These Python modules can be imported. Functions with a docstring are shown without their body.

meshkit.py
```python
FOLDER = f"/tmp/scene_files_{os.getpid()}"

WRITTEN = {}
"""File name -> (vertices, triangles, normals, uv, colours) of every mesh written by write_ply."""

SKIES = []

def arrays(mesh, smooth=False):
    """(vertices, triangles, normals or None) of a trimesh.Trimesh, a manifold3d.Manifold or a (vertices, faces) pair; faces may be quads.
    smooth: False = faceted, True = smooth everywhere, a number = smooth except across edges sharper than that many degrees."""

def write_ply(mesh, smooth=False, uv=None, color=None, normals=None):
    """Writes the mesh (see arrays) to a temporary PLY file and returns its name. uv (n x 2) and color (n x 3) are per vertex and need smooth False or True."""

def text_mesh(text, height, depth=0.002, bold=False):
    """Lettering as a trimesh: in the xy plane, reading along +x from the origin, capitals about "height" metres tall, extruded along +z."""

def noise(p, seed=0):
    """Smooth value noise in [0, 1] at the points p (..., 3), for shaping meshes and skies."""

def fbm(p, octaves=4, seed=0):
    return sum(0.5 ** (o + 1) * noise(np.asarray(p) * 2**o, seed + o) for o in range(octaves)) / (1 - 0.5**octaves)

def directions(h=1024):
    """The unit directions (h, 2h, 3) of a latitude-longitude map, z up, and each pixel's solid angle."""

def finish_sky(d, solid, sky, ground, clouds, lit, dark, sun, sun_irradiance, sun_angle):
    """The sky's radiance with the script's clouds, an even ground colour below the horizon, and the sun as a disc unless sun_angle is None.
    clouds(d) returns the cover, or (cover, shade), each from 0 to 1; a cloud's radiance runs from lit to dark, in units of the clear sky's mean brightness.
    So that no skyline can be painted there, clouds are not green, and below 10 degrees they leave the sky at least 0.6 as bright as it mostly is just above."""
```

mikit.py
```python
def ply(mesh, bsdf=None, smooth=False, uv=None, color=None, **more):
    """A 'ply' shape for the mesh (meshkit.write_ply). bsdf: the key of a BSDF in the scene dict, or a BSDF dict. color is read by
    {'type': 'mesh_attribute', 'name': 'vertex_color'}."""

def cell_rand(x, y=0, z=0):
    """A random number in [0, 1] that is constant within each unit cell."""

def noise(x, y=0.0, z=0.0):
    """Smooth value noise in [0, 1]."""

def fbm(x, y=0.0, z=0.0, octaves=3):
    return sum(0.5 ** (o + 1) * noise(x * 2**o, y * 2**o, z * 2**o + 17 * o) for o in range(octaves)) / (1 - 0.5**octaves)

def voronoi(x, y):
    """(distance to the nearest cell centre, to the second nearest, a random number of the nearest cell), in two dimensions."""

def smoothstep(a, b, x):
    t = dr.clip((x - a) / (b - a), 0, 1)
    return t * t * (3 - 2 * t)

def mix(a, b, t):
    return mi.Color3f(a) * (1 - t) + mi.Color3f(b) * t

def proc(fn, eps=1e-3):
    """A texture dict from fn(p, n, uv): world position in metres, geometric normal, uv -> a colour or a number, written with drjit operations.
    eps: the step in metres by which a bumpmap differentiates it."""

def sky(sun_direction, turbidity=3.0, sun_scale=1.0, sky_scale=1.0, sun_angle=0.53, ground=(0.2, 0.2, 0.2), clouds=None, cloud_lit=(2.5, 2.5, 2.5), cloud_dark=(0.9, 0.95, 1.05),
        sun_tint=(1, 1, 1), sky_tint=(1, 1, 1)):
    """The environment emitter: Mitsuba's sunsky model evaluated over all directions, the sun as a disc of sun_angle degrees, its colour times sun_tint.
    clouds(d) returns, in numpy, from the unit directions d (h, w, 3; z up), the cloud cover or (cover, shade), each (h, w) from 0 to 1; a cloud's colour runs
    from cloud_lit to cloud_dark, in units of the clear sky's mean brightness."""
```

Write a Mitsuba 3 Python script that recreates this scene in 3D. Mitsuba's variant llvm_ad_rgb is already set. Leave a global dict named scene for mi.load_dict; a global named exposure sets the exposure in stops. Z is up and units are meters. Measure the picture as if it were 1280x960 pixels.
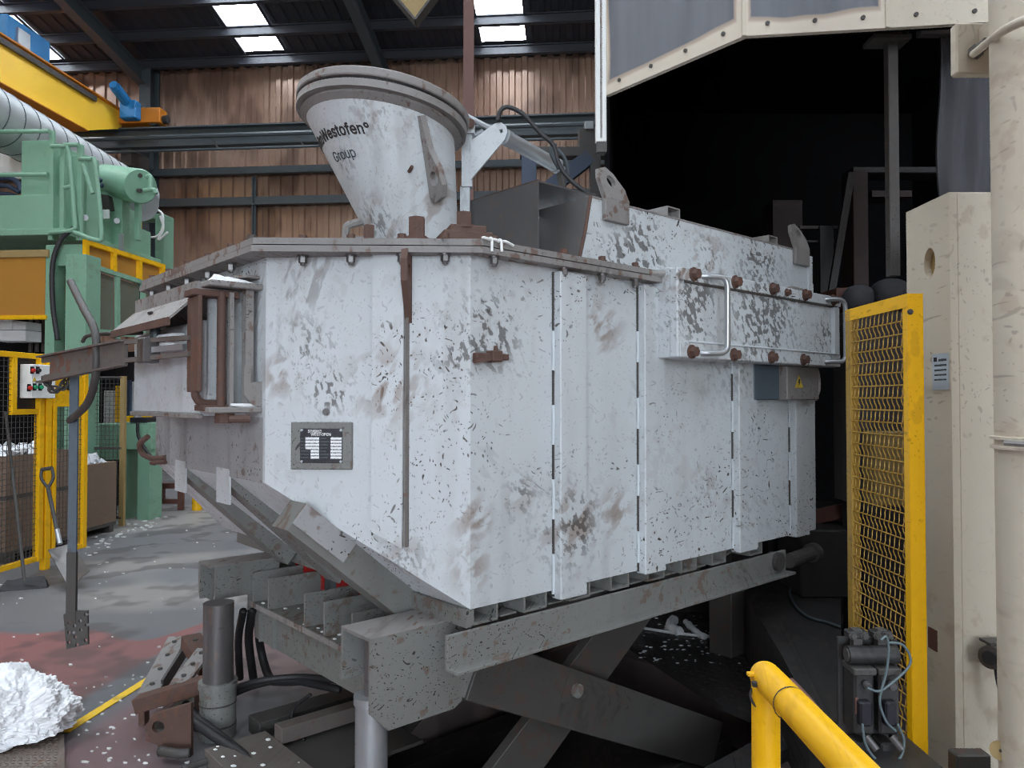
import math, random
import numpy as np, trimesh, manifold3d as m3, shapely
from shapely.geometry import Polygon, Point, box as sbox
import drjit as dr, mitsuba as mi
import mikit, meshkit
from mikit import proc, noise, fbm, voronoi, smoothstep, mix, cell_rand
random.seed(7); rng = np.random.default_rng(7)
T4 = mi.ScalarTransform4f
scene, labels = {}, {}
exposure = -0.30
# ------------------------------------------------------------------ camera
FOC, EYE = 950.0, np.array([0, 0, 1.6])
_th = math.atan(20 / 950.0)
FWD = np.array([0, math.cos(_th), math.sin(_th)]); UPV = np.array([0, -math.sin(_th), math.cos(_th)]); RGT = np.array([1.0, 0, 0])
scene['camera'] = {'type': 'perspective', 'fov': 2 * math.degrees(math.atan(640 / FOC)), 'fov_axis': 'x', 'near_clip': 0.05, 'far_clip': 200.0,
                   'to_world': T4().look_at(origin=EYE.tolist(), target=(EYE + FWD).tolist(), up=[0, 0, 1])}
# ------------------------------------------------------------------ light: translucent roof lights, a row of them down both roof slopes; windows of the hall
SKYLIGHT = [15.5, 17.0, 18.5]
WALLLIGHT = [11.0, 12.2, 13.4]
def emit(rad): return {'type': 'area', 'radiance': {'type': 'rgb', 'value': rad}}
# ------------------------------------------------------------------ frames (a building and a furnace stand at an angle to the camera)
def frame(origin, ang):
    c, s = math.cos(ang), math.sin(ang); M = np.eye(4)
    M[:3, 0] = [c, s, 0]; M[:3, 1] = [-s, c, 0]; M[:3, 3] = origin
    return M
WORLD = np.eye(4)
FUR = frame([-0.153, 2.8, 0], math.radians(90 - 48.5))     # x along the furnace, y across it, origin under its near corner
HALL = frame([0, 16.62, 0], math.radians(-5))              # x along the back wall, y = 0 on it, inside is y < 0
def ray(px, py): return FWD + RGT * (px - 640) / FOC - UPV * (py - 480) / FOC
def hit(M, px, py, axis, val):
    """the point of frame M at the given coordinate on the line of sight of a pixel of the photograph (used to measure sizes)"""
    Mi = np.linalg.inv(M); o = Mi[:3, :3] @ EYE + Mi[:3, 3]; d = Mi[:3, :3] @ ray(px, py)
    k = 'xyz'.index(axis); p = o + d * (val - o[k]) / d[k]; p[k] = val
    return p
# ------------------------------------------------------------------ mesh helpers
def cat(*ms):
    out = []
    for m in ms: out += m if isinstance(m, list) else [m]
    return trimesh.util.concatenate(out)
def tm(V, F): return trimesh.Trimesh(np.asarray(V, float), np.asarray(F, int), process=False)
def hull(P): 
    return trimesh.Trimesh(np.asarray(P, float), process=False).convex_hull
def bx(x0, y0, z0, x1, y1, z1, b=0.0):
    lo, hi = np.minimum([x0, y0, z0], [x1, y1, z1]), np.maximum([x0, y0, z0], [x1, y1, z1])
    b = min(b, 0.3 * (hi - lo).min())
    if b <= 1e-5:
        m = trimesh.creation.box(extents=hi - lo); m.apply_translation((lo + hi) / 2); return m
    P = []
    for i in range(8):
        c = np.array([(lo, hi)[(i >> k) & 1][k] for k in range(3)]); s = np.array([1 - 2 * ((i >> k) & 1) for k in range(3)])
        for k in range(3):
            q = c + s * b; q[k] = c[k]; P.append(q)
    return hull(P)
def ext(poly, lo, hi, axis='z'):
    """extrude a 2-D outline between lo and hi along an axis; the outline's coordinates are the other two axes in order"""
    poly = poly if hasattr(poly, 'exterior') else Polygon(poly)
    poly = poly.buffer(0)
    polys = list(getattr(poly, 'geoms', [poly])); out = []
    lo, hi = min(lo, hi), max(lo, hi)
    for g in polys:
        m = trimesh.creation.extrude_polygon(g, hi - lo, engine='earcut'); v = np.array(m.vertices); v[:, 2] += lo
        if axis == 'z': out.append(tm(v, m.faces))
        elif axis == 'x': out.append(tm(v[:, [2, 0, 1]], m.faces))
        else: out.append(tm(v[:, [0, 2, 1]], np.array(m.faces)[:, ::-1]))
    return cat(out)
def basis(d):
    d = np.asarray(d, float); d = d / np.linalg.norm(d); a = np.array([0, 0, 1.0]) if abs(d[2]) < .9 else np.array([1.0, 0, 0])
    u = np.cross(a, d); u /= np.linalg.norm(u); return u, np.cross(d, u), d
def cyl(p0, p1, r, n=16, r1=None):
    p0, p1 = np.asarray(p0, float), np.asarray(p1, float); u, w, d = basis(p1 - p0); a = np.arange(n) * 2 * math.pi / n
    c = np.cos(a)[:, None] * u + np.sin(a)[:, None] * w; r1 = r if r1 is None else r1
    V = np.vstack([p0 + c * r, p1 + c * r1, [p0], [p1]]); F = []
    for i in range(n):
        j = (i + 1) % n; F += [[i, j, n + j], [i, n + j, n + i], [2 * n, j, i], [2 * n + 1, n + i, n + j]]
    return tm(V, F)
def smooth_path(P, k=6):
    P = np.asarray(P, float)
    if len(P) < 3: return P
    Q = np.vstack([2 * P[0] - P[1], P, 2 * P[-1] - P[-2]]); out = []
    for i in range(1, len(Q) - 2):
        for t in np.arange(k) / k:
            a, b, c, d = Q[i - 1:i + 3]
            out.append(.5 * (2 * b + (c - a) * t + (2 * a - 5 * b + 4 * c - d) * t * t + (3 * b - a - 3 * c + d) * t ** 3))
    return np.array(out + [P[-1]])
def tube(P, r, n=10, k=6):
    P = smooth_path(P, k) if k else np.asarray(P, float); m = len(P); V = []; t = np.gradient(P, axis=0)
    u, _, d = basis(t[0])
    for i in range(m):
        d = t[i] / (np.linalg.norm(t[i]) + 1e-12); u = u - d * (u @ d); u /= np.linalg.norm(u); w = np.cross(d, u)
        for a in range(n):
            th = a * 2 * math.pi / n; V.append(P[i] + r * (math.cos(th) * u + math.sin(th) * w))
    F = []
    for i in range(m - 1):
        for a in range(n):
            b = (a + 1) % n; F += [[i * n + a, i * n + b, (i + 1) * n + b], [i * n + a, (i + 1) * n + b, (i + 1) * n + a]]
    V += [P[0], P[-1]]
    for a in range(n):
        b = (a + 1) % n; F += [[m * n, b, a], [m * n + 1, (m - 1) * n + a, (m - 1) * n + b]]
    return tm(V, F)
def fillet(P, r, n=5):
    """a polyline with its corners rounded"""
    P = [np.asarray(p, float) for p in P]; out = [P[0]]
    for a, b, c in zip(P, P[1:], P[2:]):
        u, w = (a - b) / np.linalg.norm(a - b), (c - b) / np.linalg.norm(c - b); q, s = b + u * r, b + w * r
        out += [(1 - t) ** 2 * q + 2 * t * (1 - t) * b + t * t * s for t in np.linspace(0, 1, n)]
    return np.array(out + [P[-1]])
def lathe(profile, c0, d, n=32):
    """profile: (radius, height along d) pairs"""
    u, w, d = basis(d); c0 = np.asarray(c0, float); a = np.arange(n) * 2 * math.pi / n; V, F = [], []
    for r, h in profile: V.append(c0 + d * h + r * (np.cos(a)[:, None] * u + np.sin(a)[:, None] * w))
    m = len(profile); V = np.vstack(V)
    for i in range(m - 1):
        for j in range(n):
            k = (j + 1) % n; F += [[i * n + j, i * n + k, (i + 1) * n + k], [i * n + j, (i + 1) * n + k, (i + 1) * n + j]]
    return tm(V, F)
def bar(p0, p1, w, h, up=(0, 0, 1), b=0.0):
    """a rectangular bar between two points: w across, h along 'up'"""
    p0, p1 = np.asarray(p0, float), np.asarray(p1, float); d = p1 - p0; L = np.linalg.norm(d); d /= L
    if abs(d @ np.asarray(up, float)) > .999: up = (1, 0, 0)
    s = np.cross(d, up); s /= np.linalg.norm(s); q = np.cross(s, d)
    m = bx(0, -w / 2, -h / 2, L, w / 2, h / 2, b); R = np.eye(4); R[:3, 0] = d; R[:3, 1] = -s; R[:3, 2] = q; R[:3, 3] = p0
    m.apply_transform(R); return m
def hexbolt(p, d, r, h, washer=True):
    p, d = np.asarray(p, float), np.asarray(d, float) / np.linalg.norm(d)
    ms = [cyl(p + d * (.25 * h if washer else 0), p + d * h, r, 6)]
    if washer: ms.append(cyl(p, p + d * .25 * h, r * 1.35, 12))
    return cat(ms)
def plate_holes(pts, holes):
    g = Polygon(pts)
    for x, y, r in holes: g = g.difference(Point(x, y).buffer(r, 8))
    return g
def on_plane(M, axis, val, pts):
    k = [i for i in range(3) if i != 'xyz'.index(axis)]
    return [hit(M, x, y, axis, val)[k] for x, y in pts]
def ppoly(M, axis, val, pts, depth, holes=()):
    """a plate with this outline standing at coordinate val, depth thick"""
    g = Polygon(on_plane(M, axis, val, pts)).buffer(0)
    for hpts in holes: g = g.difference(Polygon(on_plane(M, axis, val, hpts)).buffer(0))
    return ext(g, val, val + depth, axis)
def pbox(M, axis, val, x0, y0, x1, y1, depth, b=0.0):
    p = hit(M, x0, y0, axis, val); q = hit(M, x1, y1, axis, val); k = 'xyz'.index(axis); q[k] = val + depth
    return bx(*p, *q, b)
def ptube(M, axis, val, pts, r, n=8, k=6): return tube([hit(M, x, y, axis, val) for x, y in pts], r, n, k)
def rough(m, amp, freq, seed=0):
    m = m.copy(); v = np.array(m.vertices); n = np.array(m.vertex_normals)
    m.vertices = v + n * ((meshkit.fbm(v * freq, 4, seed) - .5) * 2 * amp)[:, None]; return m
# ------------------------------------------------------------------ adding things
_used = {}
def key_of(k):
    if k not in _used: _used[k] = 0; return k
    _used[k] += 1; return f'{k}_{_used[k]:03d}'
class Thing:
    def __init__(s, name, label=None, category=None, group=None, M=WORLD, kind=None, key=None, mat=None):
        s.key = key or key_of(name); s.M = M; s.mat = mat
        d = {}
        if label: d['label'] = label
        if category: d['category'] = category
        if group: d['group'] = group
        if kind: d['kind'] = kind
        if d: labels[s.key] = d
    def own(s, mesh, mat=None, smooth=False, **kw):
        m = mesh.copy(); m.apply_transform(s.M)
        scene[s.key] = mikit.ply(m, 'mat_' + (mat or s.mat), smooth=smooth, **kw); return s
    def part(s, name, mesh, mat=None, smooth=False, label=None, kind=None, **kw):
        p = Thing(s.key + '__' + name, M=s.M, mat=mat or s.mat)
        if label: labels.setdefault(p.key, {})['label'] = label
        if kind: labels.setdefault(p.key, {})['kind'] = kind
        p.own(mesh, mat or s.mat, smooth, **kw); return p
# ------------------------------------------------------------------ materials
def lin(r, g, b): return [((c / 255 + .055) / 1.055) ** 2.4 if c > 10 else c / 255 / 12.92 for c in (r, g, b)]
L = lin
def mat(name, color, rough_=.5, metallic=0.0, spec=.5, bump=None, **kw):
    col = color if isinstance(color, dict) else {'type': 'rgb', 'value': color}
    b = {'type': 'principled', 'base_color': col, 'roughness': rough_, 'metallic': metallic, 'specular': spec, **kw}
    if bump: b = {'type': 'bumpmap', 'arbitrary': bump[0], 'scale': bump[1], 'bsdf': b}
    scene['mat_' + name] = {'type': 'twosided', 'bsdf': b}
def worn(base, dark, rust, f=1.0, speck=.5, smear=.5, rusty=.3, rough_=None, tone=.16, stains=()):
    """paint with chips, finger smears, streaks and rust, from world position"""
    base, dark, rust = map(mi.ScalarColor3f, (base, dark, rust))
    def fn(p, n, uv):
        x, y, z = p.x * f, p.y * f, p.z * f
        s = x * .96 - y * .2
        big = fbm(x * 1.7, y * 1.7, z * 1.1, 4)
        c = mi.Color3f(base) * (1 - tone + 2 * tone * big)
        # faint vertical streaks
        c = mix(c, mi.Color3f(dark) * 1.9, smear * .45 * smoothstep(.5, .8, fbm(s * 11, z * 1.1, y * 3, 3)) * smoothstep(.35, .65, fbm(s * 1.7, z * 1.7 + 4, y, 2)))
        # rubbed, finger-like smears in patches
        patch = smoothstep(.57, .76, fbm(s * 3.1 + 7, z * 3.1, y * .8, 4))
        st = smoothstep(.50, .70, dr.select(noise(s * 1.7, z * 1.7, 9) > .5, fbm((s + .55 * z) * 46, (z - .55 * s) * 13, 3, 4), fbm((s - .3 * z) * 46, (z + .3 * s) * 12, 5, 4))) * patch
        c = mix(c, mi.Color3f(dark) * 1.15, smear * .8 * st)
        # dark chips in clusters
        where = smoothstep(.46, .66, fbm(s * 2.3 + 3, z * 2.3, y * .5, 3))
        d1, d2, cr = voronoi((s + .2 * z) * 88 + 4 * noise(z * 31, s * 31), (z - .2 * s) * 58 + 3 * noise(s * 27, z * 27, 4))
        sp = smoothstep(.36, .20, d1 + .62 * (1 - cr)) * (.22 + where)
        d3, d4, cs = voronoi(s * 21 + 3 * noise(z * 9, s * 9), z * 16 + 2 * noise(s * 9, z * 9, 4))
        sp = dr.maximum(sp, smoothstep(.17, .11, d3 + .5 * (1 - cs)) * (.2 + where))
        c = mix(c, mi.Color3f(dark) * .5, speck * dr.minimum(sp, 1))
        r = smoothstep(.62, .74, fbm(s * 30 + 9, z * 19, y * 9, 4) + .5 * (fbm(s * 2.3, z * 2.3, 5, 3) - .5))
        c = mix(c, mi.Color3f(rust), rusty * r)
        if stains:      # rubbed-in marks, each at its own spot on the steel: (centre, radius, dark share, brown share)
            nd_, nb_, ns = fbm((s + .3 * z) * 85, (z - .3 * s) * 42, 7, 4), fbm((s - .5 * z) * 30, (z + .4 * s) * 14, 2, 3), fbm(s * 9, z * 9, y * 5, 3)
            kd, kb = mi.Float(0), mi.Float(0)
            for (cx, cy, cz), rad, a, b in stains:
                q = dr.exp(-(dr.square(p.x - cx) + dr.square(p.y - cy) + dr.square(p.z - cz)) / rad ** 2)
                kd = dr.maximum(kd, a * q); kb = dr.maximum(kb, b * q)
            c = mix(c, L(126, 104, 90), .8 * kb * smoothstep(.42, .66, nb_ + .25 * (ns - .5)))
            c = mix(c, L(58, 54, 52), dr.minimum(smoothstep(.60, .70, nd_ + .13 * kd + .25 * (ns - .5)) * kd * 1.2, .72))
        return c
    return proc(fn)
def spot(M, axis, val, px, py, rad, a, b):
    q = M @ np.append(hit(M, px, py, axis, val), 1); return (tuple(float(v) for v in q[:3]), rad, a, b)
_q = 1 / math.sqrt(2); CH0 = np.eye(4); CH0[:3, 0] = [_q, -_q, 0]; CH0[:3, 1] = [_q, _q, 0]; CH0 = FUR @ CH0
STAINS = [spot(FUR, 'y', 0, 612, 418, .13, 1, .2), spot(FUR, 'y', 0, 594, 650, .07, .2, 1), spot(FUR, 'y', 0, 590, 710, .08, .1, .8), spot(FUR, 'y', 0, 752, 410, .10, .1, 1), spot(FUR, 'y', 0, 712, 655, .16, .7, .9), spot(FUR, 'y', 0, 770, 640, .09, 0, .9),
          spot(FUR, 'y', 0, 652, 620, .08, .5, .4), spot(FUR, 'y', 0, 880, 612, .10, .3, .5), spot(FUR, 'y', -.16, 872, 385, .15, 1, 0), spot(FUR, 'y', -.16, 955, 400, .32, .75, 0), spot(FUR, 'y', -.16, 850, 345, .10, .4, 1), spot(FUR, 'y', -.16, 1035, 425, .14, .7, .2),
          spot(FUR, 'y', .02, 805, 310, .14, 1, .1), spot(FUR, 'y', .02, 775, 318, .10, .8, 0), spot(FUR, 'y', .02, 885, 325, .14, .5, .8), spot(FUR, 'y', .02, 950, 320, .22, .7, 0), spot(FUR, 'y', 0, 735, 345, .10, .3, 0),
          spot(CH0, 'y', 0, 384, 430, .10, .5, .1), spot(CH0, 'y', 0, 412, 488, .07, 1, 0), spot(CH0, 'y', 0, 348, 470, .07, 0, .9), spot(CH0, 'y', 0, 488, 480, .14, 0, .8), spot(CH0, 'y', 0, 580, 440, .10, .7, .1), spot(CH0, 'y', 0, 505, 700, .09, .4, .5), spot(CH0, 'y', 0, 575, 320, .10, .3, 0),
          spot(WORLD, 'y', 3.3, 550, 240, .10, 0, 1), spot(WORLD, 'y', 3.3, 470, 280, .10, .5, 1), spot(WORLD, 'y', 3.3, 440, 200, .07, .6, 0), spot(WORLD, 'y', 3.2, 480, 130, .16, .4, .5), spot(WORLD, 'y', 3.3, 535, 262, .08, 0, .7)]
mat('white_paint', worn(L(190, 195, 198), L(84, 76, 70), L(120, 90, 74), speck=1.0, smear=.55, rusty=.1, tone=.09, stains=STAINS), .55)
mat('grimy_paint', worn(L(150, 151, 152), L(62, 60, 58), L(104, 84, 74), speck=1.0, smear=1.0, rusty=.7, tone=.25), .6)
mat('edge_steel', worn(L(132, 129, 127), L(62, 56, 53), L(102, 76, 64), 1.6, .7, .9, .75, tone=.2), .6)
mat('rust', worn(L(90, 68, 60), L(46, 38, 36), L(100, 68, 54), 2.0, .4, .5, .8), .75)
mat('rust_grey', worn(L(98, 92, 88), L(60, 52, 48), L(104, 74, 62), 1.6, .4, .6, .9), .65)
mat('table_steel', worn(L(116, 117, 114), L(58, 54, 50), L(100, 78, 66), 1.5, .9, .5, .6, tone=.1), .5)
mat('dark_steel', worn(L(70, 68, 66), L(34, 32, 32), L(80, 62, 54), 1.5, .5, .6, .6), .55)
mat('oily_steel', worn(L(48, 47, 47), L(20, 20, 20), L(62, 52, 46), 1.2, .5, .6, .5), .45)
mat('raw_steel', worn(L(106, 104, 104), L(70, 66, 66), L(128, 108, 96), 1.3, .25, .9, .5), .38, .55)
mat('green_paint', worn(L(122, 162, 138), L(70, 92, 80), L(110, 110, 90), .8, .2, .4, .25), .45)
mat('yellow_paint', worn(L(234, 178, 6), L(150, 110, 20), L(150, 100, 30), 1.0, .35, .3, .2, tone=.06), .4)
mat('cream_paint', worn(L(200, 191, 174), L(120, 104, 84), L(150, 120, 90), .7, .3, .25, .22, tone=.05), .5)
mat('crane_yellow', L(255, 205, 62), .42)
mat('crane_orange', L(200, 120, 30), .5)
mat('blue_paint', L(40, 120, 178), .42)
mat('dark_blue_paint', L(52, 66, 88), .5)
mat('bluegrey_paint', worn(L(84, 96, 106), L(50, 54, 58), L(90, 66, 56), 2.0, .3, .5, .5), .55)
mat('red_paint', L(176, 26, 26), .45)
mat('white_plastic', L(222, 224, 222), .4)
mat('black_rubber', L(42, 42, 44), .55)
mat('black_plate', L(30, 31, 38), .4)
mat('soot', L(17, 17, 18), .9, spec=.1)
mat('grey_rail', L(66, 74, 78), .45)
mat('roof_steel', L(46, 49, 56), .5)
mat('chrome', L(200, 200, 200), .22, 1.0)
mat('weld', L(196, 202, 206), .4)
mat('galvanised', L(176, 180, 184), .35, .7)
mat('amber_panel', L(170, 120, 50), .35)
mat('smoked_panel', worn(L(96, 100, 88), L(60, 60, 50), L(110, 100, 70), .8, .2, .6, .3), .3)
mat('felt', L(78, 79, 83), .9)
mat('brown_paint', L(98, 66, 58), .55)
mat('bay_brown', L(58, 44, 41), .6)
mat('tan_paint', L(150, 128, 84), .6)
mat('aluminium_scrap', L(225, 228, 232), .35, .3)
mat('paper', L(226, 228, 230), .7)
mat('label_blue', L(176, 188, 198), .4)
mat('ink', L(46, 44, 46), .7)
mat('hose_clear', L(92, 106, 110), .35)
mat('warn_yellow', L(206, 178, 70), .5)
mat('button_red', L(190, 50, 46), .4); mat('button_green', L(40, 150, 110), .4)
mat('line_yellow', proc(lambda p, n, uv: mix(L(226, 184, 40), L(120, 104, 60), smoothstep(.55, .8, fbm(p.x * 9, p.y * 9, 0, 3)))), .6)
def duct_fn(p, n, uv): return mi.Color3f(mi.ScalarColor3f(L(172, 176, 178))) * (.86 + .3 * fbm(p.x * 3, p.y * 3, p.z * 3, 3))
mat('duct_cloth', proc(duct_fn), .45, .25)
def fibre_fn(p, n, uv): return mi.Color3f(mi.ScalarColor3f(L(238, 240, 242))) * (.88 + .16 * fbm(p.x * 60, p.y * 60, p.z * 60, 2))
mat('white_fibre', proc(fibre_fn), .9)
def clad_fn(p, n, uv):
    c = mix(L(144, 112, 96), L(172, 146, 128), fbm(p.x * 1.3, 0, p.z * .5, 3))
    return mix(c, L(86, 66, 58), .6 * smoothstep(.5, .75, fbm(p.x * 2.2, 3, p.z * .9, 3)))
mat('cladding', proc(clad_fn), .26, .25)
def patch_fn(p, n, uv):
    """bare weathered panels with the cream paint left round their rims: uv runs 0..1 over each panel"""
    wob = .07 * (fbm(uv.x * 1.7 + 1.5, uv.y * 2 + p.x * .3, 2, 3) - .5) * 2
    cx, cy = dr.abs(uv.x - .5) * 2, dr.abs(uv.y - .5) * 2
    d = dr.maximum(cx - .91, cy - .87) + wob
    g = mix(L(94, 98, 106), L(116, 119, 126), fbm(uv.x * 14, uv.y * 2, 1, 3))
    c = mix(L(206, 196, 180), L(150, 128, 112), smoothstep(.04, .0, dr.abs(d - .012)) * .7)
    return mix(g, c, smoothstep(-.008, .012, d))
mat('hood_panel', proc(patch_fn), .5)
Fc, Fs = math.cos(math.radians(-5)), math.sin(math.radians(-5))
def floor_fn(p, n, uv):
    x, y = p.x, p.y
    w = fbm(x * .9, y * .9, 0, 4)
    c = mix(L(110, 111, 114), L(130, 127, 124), smoothstep(.4, .6, fbm(x * .35 + 3, y * .5, 2, 4)))
    c = mix(c, L(84, 86, 91), .7 * smoothstep(.47, .6, fbm(x * .4 + 9, y * .6 + 4, 5, 4)))
    edge = 5.36 + .22 * (w - .5) * 2 - .25 * smoothstep(-2.9, -2.5, x) + .55 * smoothstep(-2.45, -2.1, x)
    k = (x + 2.16) - (y - 3.70) * .105              # metres right of the yellow line
    red = smoothstep(.06, -.06, y - edge) * smoothstep(-.13, -.22, k + .06 * (w - .5)) * smoothstep(-9., -7., x)
    red = dr.maximum(red, .55 * smoothstep(.02, .2, k) * smoothstep(.4, .6, fbm(x * 1.1, y * 1.1, 8, 2) + .12) * smoothstep(5.6, 5.2, y))
    rc = mix(L(138, 84, 82), L(112, 78, 78), w)
    c = mix(c, rc, red * .92)
    c = mix(c, L(60, 58, 58), .5 * smoothstep(.58, .72, fbm(x * 3, y * 3, 1, 3)))
    oil = smoothstep(-.3, 1.3, x + .25 * (y - 3) + .5 * (w - .5)) * smoothstep(9.0, 7.0, y)
    return mix(c, L(52, 50, 50), .8 * oil)
mat('concrete', proc(floor_fn), .55)
mat('chequer', worn(L(118, 106, 98), L(60, 54, 50), L(120, 84, 68), 2.0, .3, .7, .6), .45, .3)
mat('crate_wood', worn(L(118, 100, 86), L(60, 50, 44), L(120, 92, 70), 2.0, .4, .6, .5), .8)

# ================================================================== THE HALL
W0, W1 = -17.0, 16.0            # along the back wall
EAVE, PITCH = 9.15, math.tan(math.radians(9.6))
RIDGE = 20.0
def roofz(y): return EAVE + PITCH * min(-y, RIDGE) - PITCH * max(0, -y - RIDGE)
fl = Thing('floor', kind='structure', M=HALL)
pit = [(-.2, -.30), (1.95, -.30), (1.95, 1.28), (-.2, 1.28)]
Fi = np.linalg.inv(HALL) @ FUR
pith = [(Fi @ np.array([u, v, 0, 1]))[:2] for u, v in pit]
fl.own(ext(Polygon([(W0, .0), (W1, .0), (W1, -34), (W0, -34)]).difference(Polygon(pith)), -.3, 0, 'z'), 'concrete')
Thing('floor__pit_bottom', kind='structure', M=FUR).own(bx(-.3, -.4, -.45, 2.1, 1.4, -.35), 'oily_steel')
labels['floor__pit_bottom'] = {'label': 'oily floor of the pit under the lift table'}

def corrug(x0, x1, lo, hi, pitch=.28, depth=.045):
    """trapezoid ribs along z (or along the second axis), outer side y = 0, ribs towards -y"""
    xs, ys = [x0], [0.0]
    x = x0
    while x < x1 - 1e-6:
        for dx, dy in ((.0, 0), (.42, 0), (.52, -depth), (.90, -depth), (1.0, 0)):
            xx = min(x + dx * pitch, x1); xs.append(xx); ys.append(dy)
        x += pitch
    V = [(a, b, lo) for a, b in zip(xs, ys)] + [(a, b, hi) for a, b in zip(xs, ys)]
    n = len(xs); F = []
    for i in range(n - 1): F += [[i, i + 1, n + i + 1], [i, n + i + 1, n + i]]
    return tm(V, F)
wb = Thing('wall_back', kind='structure', M=HALL).own(bx(W0, .12, 0, W1, .3, EAVE + .2), 'dark_steel')
x = W0
while x < W1 - .1:
    x1 = min(x + 1.12, W1)
    for lo, hi, yo in ((0.0, 4.62, .0), (4.56, EAVE + .1, -.012)):
        m = corrug(x, x1, lo, hi); m.apply_translation([0, .06 + yo, 0]); wb.part('cladding_sheet', m, 'cladding')
    x += 1.12
for px in (185, 1000):
    c = hit(HALL, px, 250, 'y', -.25)[0]
    for s in (0, .46): pass
    wb.part('column', cat(bx(c - .13, -.42, 0, c + .13, -.40, EAVE), bx(c - .13, -.06, 0, c + .13, -.04, EAVE), bx(c - .012, -.42, 0, c + .012, -.04, EAVE)), 'grey_rail')
for x in (hit(HALL, 318, 215, 'y', -.2)[0],):
    wb.part('column', cat(bx(x - .05, -.22, 4.0, x + .05, -.20, 6.6), bx(x - .008, -.3, 4.0, x + .008, -.2, 6.6)), 'grey_rail', label='thin grey post between the cladding rails')
for py0, py1 in ((206, 216), (244, 255)):
    z0, z1 = hit(HALL, 400, py1, 'y', -.2)[2], hit(HALL, 400, py0, 'y', -.2)[2]
    wb.part('cladding_rail', cat(bx(W0, -.22, z0, W1, -.19, z1), bx(W0, -.22, z1 - .02, W1, .02, z1), bx(W0, -.3, z0, W1, -.2, z0 + .03)), 'grey_rail')
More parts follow.
